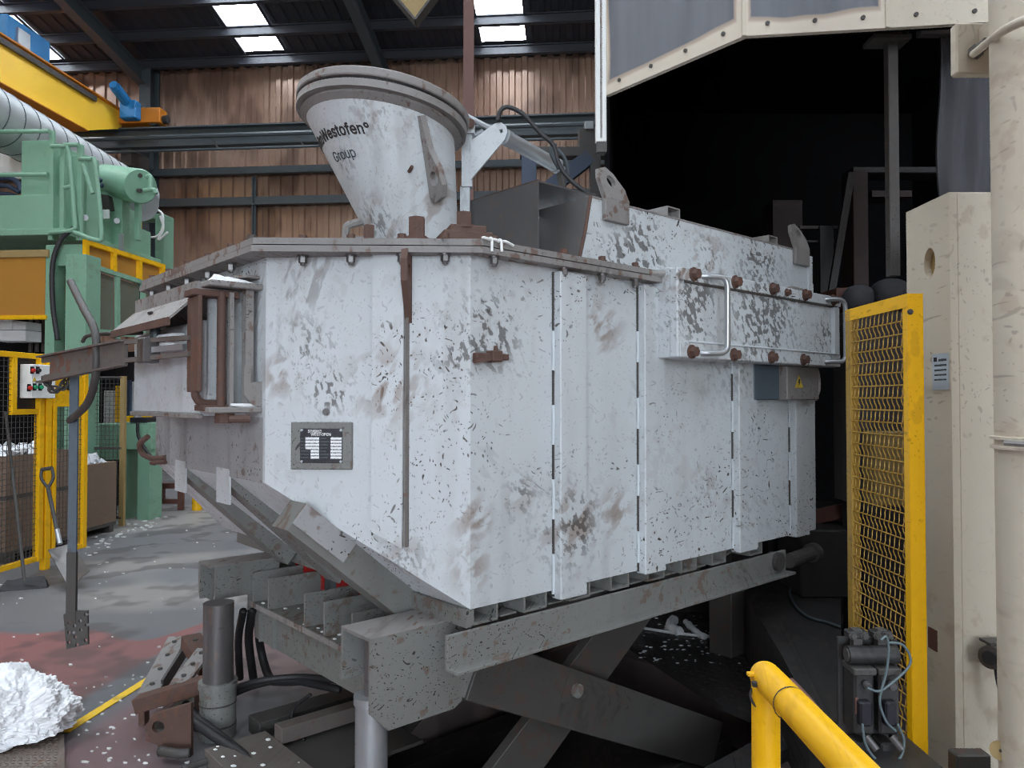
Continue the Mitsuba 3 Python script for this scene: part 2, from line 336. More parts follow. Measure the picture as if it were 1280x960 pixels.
# crane runway beam along the wall
rb = Thing('crane_runway_beam', 'long dark grey steel beam along the brown back wall carrying the crane', 'beam', M=HALL)
rz0, rz1 = hit(HALL, 400, 181, 'y', -1.0)[2], hit(HALL, 400, 155, 'y', -1.0)[2]
rb.part('web', bx(W0, -1.01, rz0, W1, -.99, rz1), 'grey_rail')
rb.part('top_flange', bx(W0, -1.16, rz1 - .03, W1, -.84, rz1), 'grey_rail')
rb.part('bottom_flange', bx(W0, -1.2, rz0, W1, -.84, rz0 + .035), 'grey_rail')
rb.part('rail', bx(W0, -1.03, rz1, W1, -.97, rz1 + .05), 'dark_steel')
rb.part('conductor', cat(cyl([W0, -1.3, rz0 + .16], [W1, -1.3, rz0 + .16], .05, 8), cyl([W0, -1.22, rz0 - .1], [W1, -1.22, rz0 - .1], .03, 8)), 'grey_rail')
for cx in (185, 1000):
    c = hit(HALL, cx, 250, 'y', -.25)[0]; rb.part('bracket', bx(c - .12, -1.1, rz0 - .35, c + .12, -.42, rz0), 'dark_steel')
for cx in (268, 374, 480):
    c = hit(HALL, cx, 170, 'y', -1.2)[0]; rb.part('hanger', bar([c - .12, -1.22, rz0 + .2], [c + .12, -1.22, rz0 - .1], .03, .03), 'dark_steel')
# roof: sheets between the rooflights, purlins, rafters
SL = [(-11.1, -10.05), (hit(HALL, 305, 68, 'y', -.6)[0], hit(HALL, 357, 68, 'y', -.6)[0]), (hit(HALL, 601, 57, 'y', -.6)[0], hit(HALL, 659, 57, 'y', -.6)[0]), (4.7, 5.65), (10.1, 11.05)]
ce = Thing('ceiling', kind='structure', M=HALL)
def slope(m, side):
    """a sheet drawn in x and along the roof (z of the sheet), laid on a roof slope"""
    v = np.array(m.vertices); s = v[:, 2]; y = -s if side == 0 else -RIDGE - s
    z = EAVE + PITCH * s if side == 0 else EAVE + PITCH * (RIDGE - s)
    return tm(np.column_stack([v[:, 0], y, z - v[:, 1] * 1.0 + .03]), m.faces)
edges = [W0] + [e for a in SL for e in a] + [W1]
wn = 0
for side, smax in ((0, RIDGE), (1, 14.0)):
    for a, b in zip(edges[::2], edges[1::2]) if side == 0 else ((W0, SL[2][0]), (SL[2][1], SL[3][0]), (SL[3][1], SL[4][0]), (SL[4][1], W1)):
        x = a
        while x < b - .05:
            x1 = min(x + 1.12, b); ce.part('roof_sheet', slope(corrug(x, x1, -.3 if side == 0 else 0, smax, .28, .03), side), 'roof_steel'); x += 1.12
    for a, b in (SL if side == 0 else SL[2:]):
        wn += 1
        s0 = .55 if side == 0 else 0
        m = slope(tm([(a, 0, s0), (b, 0, s0), (b, 0, smax - .3), (a, 0, smax - .3)], [[0, 1, 2], [0, 2, 3]]), side)
        if m.face_normals[0][2] > 0: m.invert()
        w = Thing(f'window_{wn}', 'long translucent roof light between dark corrugated roof sheets', kind='structure', M=HALL, key=f'window_{wn}')
        w.own(m, 'white_plastic', emitter=emit(SKYLIGHT))
        if side == 0: ce.part('roof_sheet', slope(tm([(a, 0, -.3), (b, 0, -.3), (b, 0, .55), (a, 0, .55)], [[0, 1, 2], [0, 2, 3]]), 0), 'roof_steel')
        for e in (a, b):
            m = bx(e - .02, .02, s0, e + .02, .06, smax); w.part('frame', slope(m, side), 'roof_steel')
for side, smax in ((0, RIDGE), (1, 14.0)):
    s = .42
    while s < smax:
        m = cat(bx(W0, .03, s - .03, W1, .05, s + .05), bx(W0, .05, s - .012, W1, .20, s + .012), bx(W0, .19, s - .07, W1, .205, s + .012))
        ce.part('purlin', slope(m, side), 'roof_steel'); s += .98
for c in (hit(HALL, 180, 120, 'y', -.3)[0], hit(HALL, 478, 92, 'y', -.3)[0] , 5.0, -13.0, 11.6):
    for side, smax in ((0, RIDGE), (1, 14.0)):
        m = cat(bx(c - .1, .22, 0, c + .1, .24, smax), bx(c - .012, .22, 0, c + .012, .56, smax), bx(c - .1, .54, 0, c + .1, .56, smax))
        ce.part('rafter', slope(m, side), 'grey_rail')
# the other walls of the hall, with bands of translucent glazing
for nm, (x0, y0, x1, y1) in {'wall_left': (W0 - .2, -34, W0, .3), 'wall_right': (W1, -34, W1 + .2, .3), 'wall_front': (W0, -34.2, W1, -34)}.items():
    Thing(nm, kind='structure', M=HALL, key=nm).own(bx(x0, y0, 0, x1, y1, 12.8), 'cladding')
def glazing(V, lab):
    global wn; wn += 1
    m = tm(V, [[0, 1, 2], [0, 2, 3]])
    Thing(f'window_{wn}', lab, kind='structure', M=HALL, key=f'window_{wn}').own(m, 'white_plastic', emitter=emit(WALLLIGHT))
glazing([(-2.5, -33.95, 1.0), (-2.5, -33.95, 6.8), (10, -33.95, 6.8), (10, -33.95, 1.0)], 'wide bright glazed doorway of the hall front')

# ================================================================== THE FURNACE
U1, V1, ZT, ZB, ZS = 2.55, 2.4, 2.14, .833, 1.289       # length, width, top, flat bottom, bottom of the end wall
CH = .546
f = Thing('dosing_furnace', 'big dirty white steel furnace box with a funnel on top, raised on a lift table', 'furnace', M=FUR)
plan = [(0, 0), (U1, 0), (U1, V1), (0, V1), (-CH, V1 - CH), (-CH, CH)]
def shell():
    body = m3.Manifold.extrude(m3.CrossSection([[(a, b) for a, b in plan]]), ZT - ZB).translate([0, 0, ZB])
    n = np.array([ZS - ZB, 0, CH]); n /= np.linalg.norm(n)
    body = body.trim_by_plane(n.tolist(), float(n @ np.array([0, 0, ZB])))
    mm = body.to_mesh(); return tm(mm.vert_properties[:, :3], mm.tri_verts)
f.part('shell', shell(), 'white_paint')
f.part('end_panel', bx(-CH - .004, CH + .012, ZS, -CH, V1 - CH - .012, 1.535), 'grimy_paint', label='grimy lower panel of the end wall')
def chpt(s, off=0.0):
    """point on the chamfered face, s metres left of the near corner, standing off by off"""
    q = 1 / math.sqrt(2); return np.array([-s * q - off * q, s * q - off * q, 0])
CHM = np.eye(4); CHM[:3, 0] = (chpt(1) - chpt(0)) * -1; CHM[:3, 1] = [1 / math.sqrt(2), 1 / math.sqrt(2), 0]   # x to the right along the chamfer, y into the furnace
CHM = FUR @ CHM
class Sub(Thing):
    pass
def fpart(name, mesh, mat, M=None, parent=f, **kw):
    """a part of the furnace given in another frame"""
    m = mesh.copy()
    if M is not None: m.apply_transform(np.linalg.inv(FUR) @ M)
    return parent.part(name, m, mat, **kw)
# flange and lid plate: outlines wider than the shell
fl_out = [(1.13, -.07), (0.0, -.07), (-.64, .46), (-.64, V1 - .58), (-.1, V1 + .06), (U1, V1 + .06), (U1, .0), (1.13, .0)]
f.part('top_flange', ext(fl_out, 2.135, 2.158, 'z'), 'edge_steel')
lid_out = [(1.10, -.062), (0.01, -.062), (-.63, .47), (-.63, V1 - .58), (-.1, V1 + .05), (U1 - .02, V1 + .05), (U1 - .02, .02), (1.10, .02)]
f.part('lid_plate', ext(lid_out, 2.164, 2.188, 'z'), 'edge_steel')
f.part('gasket', ext(Polygon(lid_out).buffer(-.02), 2.158, 2.164, 'z'), 'black_rubber')
# second flange under the left end
f.part('end_flange', ext([(-.63, .66), (-.6, .60), (-.5, .60), (-.5, V1 - .7), (-.63, V1 - .7)], 2.062, 2.072, 'z'), 'edge_steel')
# bolts through the flange
bolt_uv = [tuple(chpt(s, .035)[:2]) for s in (.62, .44, .25, .09)] + [(.08, -.04), (.45, -.04), (.68, -.04), (.9, -.04)] + [(-.6, v) for v in (.75, 1.0, 1.25, 1.5, 1.75)]
for a, b in bolt_uv:
    f.part('flange_bolt', cat(hexbolt([a, b, 2.137], [0, 0, -1], .016, .030), cyl([a, b, 2.11], [a, b, 2.098], .010, 10)), 'raw_steel')
    f.part('flange_nut', hexbolt([a, b, 2.188], [0, 0, 1], .016, .022), 'rust')
# vertical ribs on the long side: U sections with stitch welds at their left foot
ribs = [(.42, .58, .80, 2.12), (.955, 1.11, .82, 2.12), (1.72, 1.90, .815, 2.12), (2.30, 2.46, .825, 2.12)]
for i, (a, b, z0, z1) in enumerate(ribs):
    rb_ = bx(a + .006, -.045, z0, b, .01, z1, .004)
    r = f.part('rib', rb_, 'white_paint')
    r.part('seam', bx(a, -.008, z0 + .01, a + .006, .0, z1), 'dark_steel')
    zz = z0 + (.02, .05, .02, .02)[i]
    while zz < z1 - .1:
        L_ = .16 if i != 1 else .14
        r.part('weld', tube([[a + .0, -.006, zz], [a + .001, -.008, zz + L_ / 2], [a + .0, -.006, min(zz + L_, z1)]], .0065, 6, 3), 'weld'); zz += .30
f.part('end_post', bx(2.47, -.03, .84, 2.56, .04, 2.1, .004), 'white_paint')
# flat strip on the chamfer with a slanting foot, lifting lug, name plate, small bolt
def on_ch(pts): return on_plane(CHM, 'y', 0, pts)
st = Polygon(on_ch([(468, 314), (507, 316), (504, 684), (466, 663)]))
k = fpart('stiffener', ext(st, -.03, .004, 'y'), 'white_paint', CHM)
xs_ = on_ch([(468, 320)])[0][0]; fpart('seam', bx(xs_ - .006, -.006, 1.10, xs_ - .001, .001, 2.13), 'dark_steel', CHM, parent=k)
xs_ = on_ch([(508, 320)])[0][0]; fpart('seam', bx(xs_ + .0, -.012, 1.06, xs_ + .012, .001, 2.13), 'rust_grey', CHM, parent=k)
fpart('weld_bead', tube([[on_ch([(508, 400)])[0][0], -.004, 1.9], [on_ch([(507, 560)])[0][0], -.006, 1.45], [on_ch([(505, 684)])[0][0], -.004, 1.06]], .006, 6), 'edge_steel', CHM)
lx = on_ch([(511, 380)])[0][0]
lug = Polygon([(-.0, 2.15), (-.075, 2.15), (-.095, 2.11), (-.09, 2.03), (-.0, 1.885)]).difference(Point(-.048, 2.075).buffer(.024))
fpart('side_lug', ext(lug, lx - .012, lx + .012, 'x'), 'rust', CHM, label='rusty lifting lug with a round hole')
px_, pz_ = on_ch([(403, 557)])[0]
npl = fpart('name_plate', bx(px_ - .116, -.012, pz_ - .088, px_ + .116, .002, pz_ + .088, .003), 'table_steel', CHM, label='black type plate with white lettering in a grey holder')
def sub_ch(parent, name, mesh, mat, **kw):
    m = mesh.copy(); m.apply_transform(np.linalg.inv(FUR) @ CHM); return parent.part(name, m, mat, **kw)
sub_ch(npl, 'plate', bx(px_ - .080, -.0135, pz_ - .064, px_ + .080, -.011, pz_ + .064), 'black_plate')
def front_text(s, h, x, z, y, depth=.001, bold=True):
    m = meshkit.text_mesh(s, h, depth, bold); v = np.array(m.vertices)
    return tm(np.column_stack([v[:, 0] + x, y - v[:, 2], v[:, 1] + z]), np.array(m.faces))
sub_ch(npl, 'lettering', cat(front_text('STRIKO', .010, px_ - .052, pz_ + .049, -.0138), front_text('WESTOFEN', .010, px_ - .040, pz_ + .0375, -.0138)), 'white_plastic')
for r in range(7):
    z = pz_ + .027 - r * .0117
    a = -.060 if r < 4 else -.040
    sub_ch(npl, 'data_field', bx(px_ + a, -.0142, z - .0042, px_ - .008, -.0132, z + .0042), 'paper')
    sub_ch(npl, 'data_field', bx(px_ + .035, -.0142, z - .0042, px_ + .077, -.0132, z + .0042), 'paper')
    sub_ch(npl, 'caption', bx(px_ - .078, -.0140, z - .002, px_ + a - .006, -.0132, z + .002), 'grey_rail')
    sub_ch(npl, 'caption', bx(px_ - .003, -.0140, z - .002, px_ + .018 + .012 * ((r * 3) % 4) / 3, -.0132, z + .002), 'grey_rail')
for sx in (-1, 1):
    for sz in (-1, 1): sub_ch(npl, 'screw', cyl([px_ + sx * .074, -.0135, pz_ + sz * .058], [px_ + sx * .074, -.0165, pz_ + sz * .058], .005, 10), 'galvanised')
bq = on_ch([(408, 515)])[0]
fpart('plug', cat(cyl([bq[0], .0, bq[1]], [bq[0], -.006, bq[1]], .014, 14), cyl([bq[0], -.006, bq[1]], [bq[0], -.014, bq[1]], .009, 6)), 'raw_steel', CHM)
# small rusty latch on the long side
lt = hit(FUR, 612, 446, 'y', 0.0)
f.part('latch', cat(bx(lt[0] - .085, -.03, lt[2] - .012, lt[0] + .075, .0, lt[2] + .012, .004), bx(lt[0] - .02, -.045, lt[2] - .02, lt[0] + .03, .0, lt[2] + .022, .004),
    bar([lt[0] - .09, -.02, lt[2] - .02], [lt[0] + .0, -.03, lt[2] - .004], .02, .016), cyl([lt[0] + .005, -.03, lt[2] + .015], [lt[0] + .005, -.03, lt[2] + .04], .008, 8)), 'rust')
# white drips on the flange edge
dr_ = hit(FUR, 617, 300, 'y', -.07)
f.part('drip', cat(*[tube([[dr_[0] + a, -.066, 2.19], [dr_[0] + a + .004, -.078, 2.188], [dr_[0] + a + b, -.078, 2.188 - c]], .006, 6) for a, b, c in ((-.05, 0.03, .004), (-.02, .005, .045), (.0, .02, .005), (.025, .008, .04), (.05, .04, .01))]), 'white_plastic')
# lower tubes under the flat bottom, open ends to the right-hand side
for u in (.0085, .265, .52, .775, 1.03, 1.285, 1.54, 1.89):
    w_ = .125; t = .009; zb = ZB - .062
    m = cat(bx(u, .0, zb, u + t, 2.2, ZB, 0), bx(u + w_ - t, .0, zb, u + w_, 2.2, ZB, 0), bx(u + t, .0, zb, u + w_ - t, 2.2, zb + t, 0))
    f.part('foot_channel', m, 'table_steel')
for u in (.16, .42, .67, .93, 1.18, 1.43):
    f.part('shim', bx(u, .02, ZB - .062, u + .085, 1.8, ZB - .056), 'table_steel')
# sloping skids under the slanted bottom
sl = np.array([CH, 0, ZB - ZS]); SLN = np.linalg.norm(sl); sl /= SLN; nd = np.array([-(ZS - ZB), 0, -CH]); nd /= np.linalg.norm(nd)
def skid(v0, v1, t0, t1, h):
    P0 = np.array([-CH, 0, ZS])
    def pt(t, hh, v): return P0 + sl * t + nd * hh + np.array([0, v, 0])
    ms = []
    def slab(ta, tb, ha, hb, va, vb): ms.append(hull([pt(t, q, v) for t in (ta, tb) for q in (ha, hb) for v in (va, vb)]))
    slab(t0, t1, .0, h, v0, v0 + .01); slab(t0, t1, h - .01, h, v0, v1); slab(t0, t1, 0, h, v1 - .01, v1); slab(t1 - .01, t1, 0, h, v0, v1)
    if t0 > 0: slab(t0, t0 + .01, 0, h, v0, v1); slab(t0, t1, 0, .008, v0, v1)
    m = cat(ms); m.vertices = np.column_stack([np.maximum(m.vertices[:, 0], -CH + .002), m.vertices[:, 1:]]); return m
for v0, t0, t1 in ((.36, .10, SLN + .05), (.885, -.03, SLN), (1.41, -.03, SLN)):
    k = f.part('skid', skid(v0, v0 + .13, t0, t1, .115 if t0 > 0 else .075), 'table_steel')
    if t0 < 0: k.part('weld_patch', bx(-CH - .006, v0 - .004, ZS - .115, -CH + .004, v0 + .132, ZS + .03), 'white_paint')
P0 = np.array([-CH, 0, ZS])
f.part('skid_pad', hull([P0 + sl * t + nd * q + np.array([0, v, 0]) for t in (.10, .36) for q in (.0, .085) for v in (.352, .361)]), 'grimy_paint', label='scraped pale end of a skid')
f.part('bottom_lip', hull([[a, b, c] for a, b, c in ((-.02, -.0, ZB - .065), (-.02, .0, ZB), (-.012, .75, ZB - .065), (-.012, .75, ZB), (0.008, 0, ZB - .065), (.008, 0, ZB), (.008, .75, ZB), (.008, .75, ZB - .065))]), 'table_steel')
# ---- hood on the lid: a long box with a grey bare left end, lugs and square tubes
HV = .02
hd = [(.55, 2.188), (U1 + .03, 2.188), (U1 + .03, 2.478), (.672, 2.478)]
f.part('hood_box', ext([(.60, 2.188), (U1 + .03, 2.188), (U1 + .03, 2.478), (.672, 2.478)], HV, 1.3, 'y'), 'white_paint', label='white sloping ended box on the furnace lid')
hq = [[.598, HV - .002, 2.19], [.598, .9, 2.19], [.67, .9, 2.476], [.67, HV - .002, 2.476]]
nn = np.array([-.97, 0, .25]) * .006
f.part('hood_end', hull(hq + [list(np.array(p) + nn) for p in hq]), 'raw_steel', label='bare grey steel end plate')
f.part('weld_bead', tube([[.597, HV - .004, 2.19], [.635, HV - .006, 2.33], [.670, HV - .004, 2.478]], .008, 6), 'rust')
f.part('hood_rim', bx(.67, HV - .004, 2.474, U1 + .03, HV + .03, 2.482), 'edge_steel')
f.part('end_bracket', cat(bx(U1 + .03, HV - .01, 2.19, U1 + .07, HV + .05, 2.46), bx(U1 + .07, HV + .0, 2.2, U1 + .1, HV + .05, 2.30)), 'white_paint')
def lug_plate(u0, u1, z0):
    um = (u0 + u1) / 2; zt = z0 + .10; w2 = (u1 - u0) / 2
    lo = bx(u0, HV - .026, z0, u1, HV - .002, zt, .003)
    k = .085                                                # upper half leans inwards and back to the left
    g = Polygon([(-w2, 0), (w2, 0), (w2 - .004, .06), (w2 * .35, .125), (-w2 * .2, .15), (-w2 * .75, .135), (-w2, .09)]).difference(Point(-.005, .085).buffer(.027))
    up = ext(g, -.012, .012, 'y'); v = np.array(up.vertices)
    up = tm(np.column_stack([um + v[:, 0] - v[:, 2] * .33, HV - .014 + v[:, 1] + v[:, 2] * .12, zt - .002 + v[:, 2] * .93]), up.faces)
    return cat(lo, up)
f.part('lifting_lug', lug_plate(.745, .905, 2.385), 'edge_steel', label='pale lifting lug with a round hole, bent inwards')
f.part('lifting_lug', lug_plate(2.40, 2.56, 2.39), 'edge_steel')
def sqtube(u0, u1, z0, z1, v0, v1, t=.006):
    return cat(bx(u0, v0, z0, u1, v1, z0 + t), bx(u0, v0, z1 - t, u1, v1, z1), bx(u0, v0, z0, u0 + t, v1, z1), bx(u1 - t, v0, z0, u1, v1, z1))
f.part('square_tube', sqtube(1.228, 1.33, 2.478, 2.535, HV + .01, .9), 'edge_steel')
f.part('square_tube', sqtube(2.157, 2.253, 2.472, 2.528, HV + .01, .9), 'edge_steel')
# open plate box beside it
z9 = 2.56
ob = hit(FUR, 672, 225, 'z', z9)
t = .008; u0, v0 = .29, .13
u0, v0 = ob[0], ob[1]
pb_ = f.part('plate_box', bx(u0, v0, 2.188, u0 + t, v0 + .95, z9), 'raw_steel', label='open fronted box of bare dark grey steel plates')
pb_.part('top_plate', bx(u0, v0, z9 - .008, u0 + .40, v0 + .95, z9), 'raw_steel'); pb_.part('back_plate', bx(u0, v0 + .95, 2.188, u0 + .32, v0 + .958, z9), 'raw_steel')
f.part('plate_box_rim', bx(u0 - .002, v0, z9, u0 + t + .002, v0 + .95, z9 + .003), 'rust')
f.part('ceramic_wool', rough(bx(u0 + .02, v0 + .12, 2.2, u0 + .25, v0 + .7, 2.46, .02).subdivide().subdivide(), .015, 14), 'white_fibre')
# ---- inspection cover: a box on the long side with a bolted cover and two handles
f.part('cover_box', bx(1.055, -.115, 1.79, 2.6, .02, 2.2, .004), 'white_paint')
f.part('pipe_bend', tube([[.98, -.05, 2.17], [1.05, -.07, 2.172], [1.08, -.09, 2.185]], .016, 8), 'edge_steel')
cv = f.part('cover', bx(1.05, -.157, 1.79, 2.605, -.112, 2.195, .006), 'white_paint', label='pale bolted inspection cover')
cv.part('upper_ledge', bx(1.10, -.168, 2.128, 2.56, -.155, 2.142), 'dark_steel')
cv.part('upper_strip', bx(1.06, -.171, 2.138, 2.60, -.155, 2.192, .003), 'white_paint')
cv.part('lower_strip', bx(1.06, -.165, 1.792, 2.60, -.155, 1.862, .003), 'white_paint')
cv.part('edge_strip', bx(2.50, -.180, 1.86, 2.56, -.155, 2.13, .003), 'weld')
cv.part('weld', tube([[1.12, -.166, 1.864], [1.8, -.168, 1.864], [2.52, -.166, 1.864]], .005, 6), 'weld')
for u, z in [(u, 2.17) for u in (1.15, 1.49, 1.835, 2.175, 2.5)] + [(u, 1.818) for u in (1.14, 1.484, 1.83, 2.16)]:
    cv.part('bolt', hexbolt([u, -.17 if z > 2 else -.164, z], [0, -1, 0], .024, .032), 'rust')
cv.part('bolt', hexbolt([1.98, -.17, 2.165], [0, -1, 0], .016, .022), 'rust')
for u, du in ((1.21, .115), (2.41, .105)):
    pth = fillet([[u, -.165, 2.168], [u, -.175, 2.168], [u + du, -.235, 2.168], [u + du, -.235, 1.815], [u, -.175, 1.815], [u, -.165, 1.815]], .045)
    cv.part('handle', tube(pth, .0135, 10, 0), 'galvanised', smooth=50, label='bent round bar handle')
cv.part('scale_flake', rough(bx(2.05, -.168, 2.19, 2.17, -.12, 2.205, .004), .008, 40), 'edge_steel')
# electric box under the cover
eb = f.part('junction_box', bx(2.13, -.09, 1.60, 2.49, .0, 1.79, .006), 'edge_steel', label='small grey terminal box with a yellow warning triangle')
wt = hit(FUR, 999, 478, 'y', -.092)
eb.part('warning_triangle', ext([(wt[0] - .045, wt[2] - .03), (wt[0] + .045, wt[2] - .03), (wt[0], wt[2] + .04)], -.0925, -.089, 'y'), 'warn_yellow')
eb.part('bolt_mark', ext([(wt[0] - .004, wt[2] + .018), (wt[0] + .012, wt[2] + .018), (wt[0] + .002, wt[2] + .002), (wt[0] + .01, wt[2] + .002), (wt[0] - .008, wt[2] - .022), (wt[0] - .002, wt[2] - .004), (wt[0] - .012, wt[2] - .004)], -.0935, -.092, 'y'), 'ink')
f.part('junction_box', bx(1.86, -.05, 1.60, 2.12, .0, 1.79, .006), 'bluegrey_paint')
f.part('cable_bow', tube(fillet([[2.52, -.06, 1.79], [2.55, -.06, 1.72], [2.55, -.06, 1.66], [2.52, -.05, 1.6]], .02), .01, 8, 0), 'galvanised')
# ---- filling funnel (leaning cone), its flanges, lid, lug, lettering
FB = hit(WORLD, 529, 287, 'y', 3.5); FB[2] = 2.188
FT = hit(WORLD, 477, 166, 'y', 3.45)
tilt = np.array([.115, .06, 1.0]); tilt /= np.linalg.norm(tilt)
RB, RT = .168, .335
tu = np.cross([0, 1, 0], tilt); tu /= np.linalg.norm(tu); tv = np.cross(tilt, tu)
def cone(th, t, off=0.0):
    c, s = np.cos(th)[..., None], np.sin(th)[..., None]; tt = np.asarray(t)[..., None]; off = np.asarray(off)[..., None]
    bot = FB + (RB + off) * (c * np.array([1, 0, 0]) + s * np.array([0, 1, 0])); top = FT + (RT + off) * (c * tu + s * tv)
    return bot * (1 - tt) + top * tt
nth, nt = 64, 12
thg, tg = np.meshgrid(np.arange(nth) * 2 * math.pi / nth, np.linspace(0, 1, nt)); V = cone(thg, tg).reshape(-1, 3); F = []
for i in range(nt - 1):
    for j in range(nth):
        k = (j + 1) % nth; F += [[i * nth + j, i * nth + k, (i + 1) * nth + k], [i * nth + j, (i + 1) * nth + k, (i + 1) * nth + j]]
hp = fpart('funnel', tm(V, F), 'white_paint', WORLD, smooth=True, label='leaning white steel filling funnel')
def sub_w(parent, name, mesh, mat, **kw):
    m = mesh.copy(); m.apply_transform(np.linalg.inv(FUR)); return parent.part(name, m, mat, **kw)
RF = .385
sub_w(hp, 'flare', lathe([(RT, -.0), (RT + .03, .018), (RF - .03, .032), (RF - .03, .04)], FT, tilt, 64), 'edge_steel', smooth=40)
sub_w(hp, 'rim_flange', lathe([(RT - .02, .034), (RF, .034), (RF, .066), (.0, .066)], FT, tilt, 72), 'edge_steel', smooth=30)
sub_w(hp, 'seal', lathe([(RF - .03, .066), (RF - .012, .066), (RF - .012, .080), (RF - .03, .080)], FT, tilt, 64), 'black_rubber')
sub_w(hp, 'funnel_lid', lathe([(0, .079), (RF + .002, .079), (RF + .006, .084), (RF + .006, .112), (RF, .118), (0, .118)], FT, tilt, 72), 'edge_steel', smooth=30, label='rusty edged round lid of the funnel')
def wrap_text(s, h, th_end, t0, bold=True):
    """lettering laid on the cone, its last letter ending at th_end, reading rightwards"""
    m = meshkit.text_mesh(s, h, .002, bold); v = np.array(m.vertices); w = v[:, 0].max()
    R_ = RB + (RT - RB) * t0; H = np.linalg.norm(FT - FB)
    th = th_end + (v[:, 0] - w) / R_ ; tt = t0 + v[:, 1] / H
    return tm(cone(th, tt, .0015 + v[:, 2]), np.array(m.faces))
thE = math.radians(-96)
sub_w(hp, 'lettering', wrap_text('StrikoWestofen°', .042, thE, .80), 'ink')
sub_w(hp, 'lettering', wrap_text('Group', .038, math.radians(-117), .67, False), 'grey_rail', label='faded grey lettering')
# lifting lug on the funnel's right side: a plate standing off the cone with a hole
th0 = math.radians(-52)
cb, ct = cone(np.array(th0), np.array(.46)), cone(np.array(th0), np.array(.98)); ax = (ct - cb); Lx = np.linalg.norm(ax); ax /= Lx
rad = np.array([math.cos(th0), math.sin(th0), 0.0]); rad -= ax * (rad @ ax); rad /= np.linalg.norm(rad); nrm = np.cross(ax, rad)
g = Polygon([(0, 0), (.03, -.02), (.085, .0), (.105, .05), (.09, .12), (.045, .2), (.02, Lx), (0, Lx)]).difference(Point(.05, .08).buffer(.03))
m = ext(g, -.014, .014, 'z'); v = np.array(m.vertices)
sub_w(hp, 'lug', tm(cb + v[:, :1] * rad + v[:, 1:2] * ax + v[:, 2:3] * nrm, m.faces), 'edge_steel', label='thick lifting lug with a round hole')
sub_w(hp, 'rod_stub', cyl(cone(np.array(math.radians(-72)), np.array(.60)), cone(np.array(math.radians(-70)), np.array(.62), .03), .008, 8), 'rust')
sub_w(hp, 'base_ring', lathe([(RB - .01, 0), (RB + .05, 0), (RB + .05, .018), (RB, .018)], FB, [0, 0, 1], 48), 'edge_steel')
# bolts and clamps on the lid in front of the funnel
def onlid(px, y): q = hit(WORLD, px, 300, 'y', y); q[2] = 2.188; return q
for px, y, r, h in ((521, 3.0, .034, .085),):
    q = onlid(px, y); sub = fpart('clamp_stud', cat(cyl(q, q + [0, 0, .05], .055, 20), cyl(q + [0, 0, .054], q + [0, 0, .135], .034, 6), cyl(q + [0, 0, .05], q + [0, 0, .058], .042, 16)), 'rust', WORLD, label='brown hexagonal stud with a washer')
q = onlid(580, 2.98)
fpart('clamp_block', cat(bar(q + [-.095, 0, .035], q + [.095, .06, .035], .14, .07, b=.004), bar(q + [-.065, 0, .08], q + [.075, .04, .08], .11, .03, b=.004), cyl(q + [.0, 0, .085], q + [.0, 0, .098], .045, 20), cyl(q + [.0, 0, .098], q + [.0, 0, .15], .032, 6)), 'rust', WORLD, label='brown stepped clamp block with a hexagonal nut')
q = onlid(462, 3.05)
fpart('clamp_stud', bar(q + [-.02, 0, .06], q + [.01, .02, .06], .03, .12, b=.003), 'rust', WORLD)
q = onlid(438, 3.4)
fpart('lid_frame', cat(bx(q[0] - .03, q[1], 2.188, q[0] - .01, q[1] + .02, 2.36), bx(q[0] + .01, q[1] + .05, 2.188, q[0] + .03, q[1] + .07, 2.34), bx(q[0] + .0, q[1] + .04, 2.32, q[0] + .2, q[1] + .06, 2.345)), 'edge_steel', WORLD)
fpart('lid_frame', tube([q + [-.02, 0, .1], q + [-.02, 0, .17], q + [.0, .0, .2], q + [.12, .02, .23], q + [.2, .02, .235]], .018, 8), 'edge_steel', WORLD)
q = onlid(312, 3.3); fpart('lid_frame', cat(tube([q + [.0, 0, .0], q + [.0, 0, .09], q + [.01, 0, .13]], .02, 8), tube([q + [.01, 0, .13], q + [.06, .03, .07], q + [.11, .06, .0]], .012, 8)), 'dark_steel', WORLD, label='bent rod standing on the lid')
# hinge bracket behind the funnel with its cylinder and cable
YB = 3.62
br = fpart('lid_bracket', cat(pbox(WORLD, 'y', YB, 577, 150, 590, 233, .05), pbox(WORLD, 'y', YB + .01, 575, 233, 587, 300, .05), pbox(WORLD, 'y', YB - .02, 579, 148, 593, 166, .08)), 'white_paint', WORLD, label='white steel hinge bracket of the funnel lid')
sub_w(br, 'gusset', ppoly(WORLD, 'y', YB - .01, [(588, 176), (619, 154), (627, 153), (633, 158), (634, 165), (631, 174), (588, 225)], .02, [[(624, 162), (628, 161), (629, 165), (626, 167)]]), 'white_paint')
sub_w(br, 'tie_rod', cat(ptube(WORLD, 'y', YB + .03, [(575, 141), (606, 157), (616, 161)], .014), ptube(WORLD, 'y', YB + .05, [(588, 172), (604, 163)], .010)), 'galvanised')
sub_w(br, 'pivot', cyl(hit(WORLD, 588, 154, 'y', YB - .05), hit(WORLD, 588, 154, 'y', YB + .06), .022, 12), 'rust')
a, b = hit(WORLD, 632, 172, 'y', YB + .01), hit(WORLD, 697, 208, 'y', YB + .25)
cy = fpart('lid_cylinder', cat(cyl(a, b, .036, 20), cyl(a - (b - a) * .02, a + (b - a) * .06, .04, 20), cyl(b - (b - a) * .06, b, .039, 20), cyl(b, b + (b - a) * .12, .016, 10)), 'galvanised', WORLD, smooth=40, label='grey metal pneumatic cylinder')
sub_w(cy, 'bracket', cat(cyl(b + (b - a) * .05, [b[0] + .05, b[1] + .0, 2.478], .02, 8)), 'dark_steel')
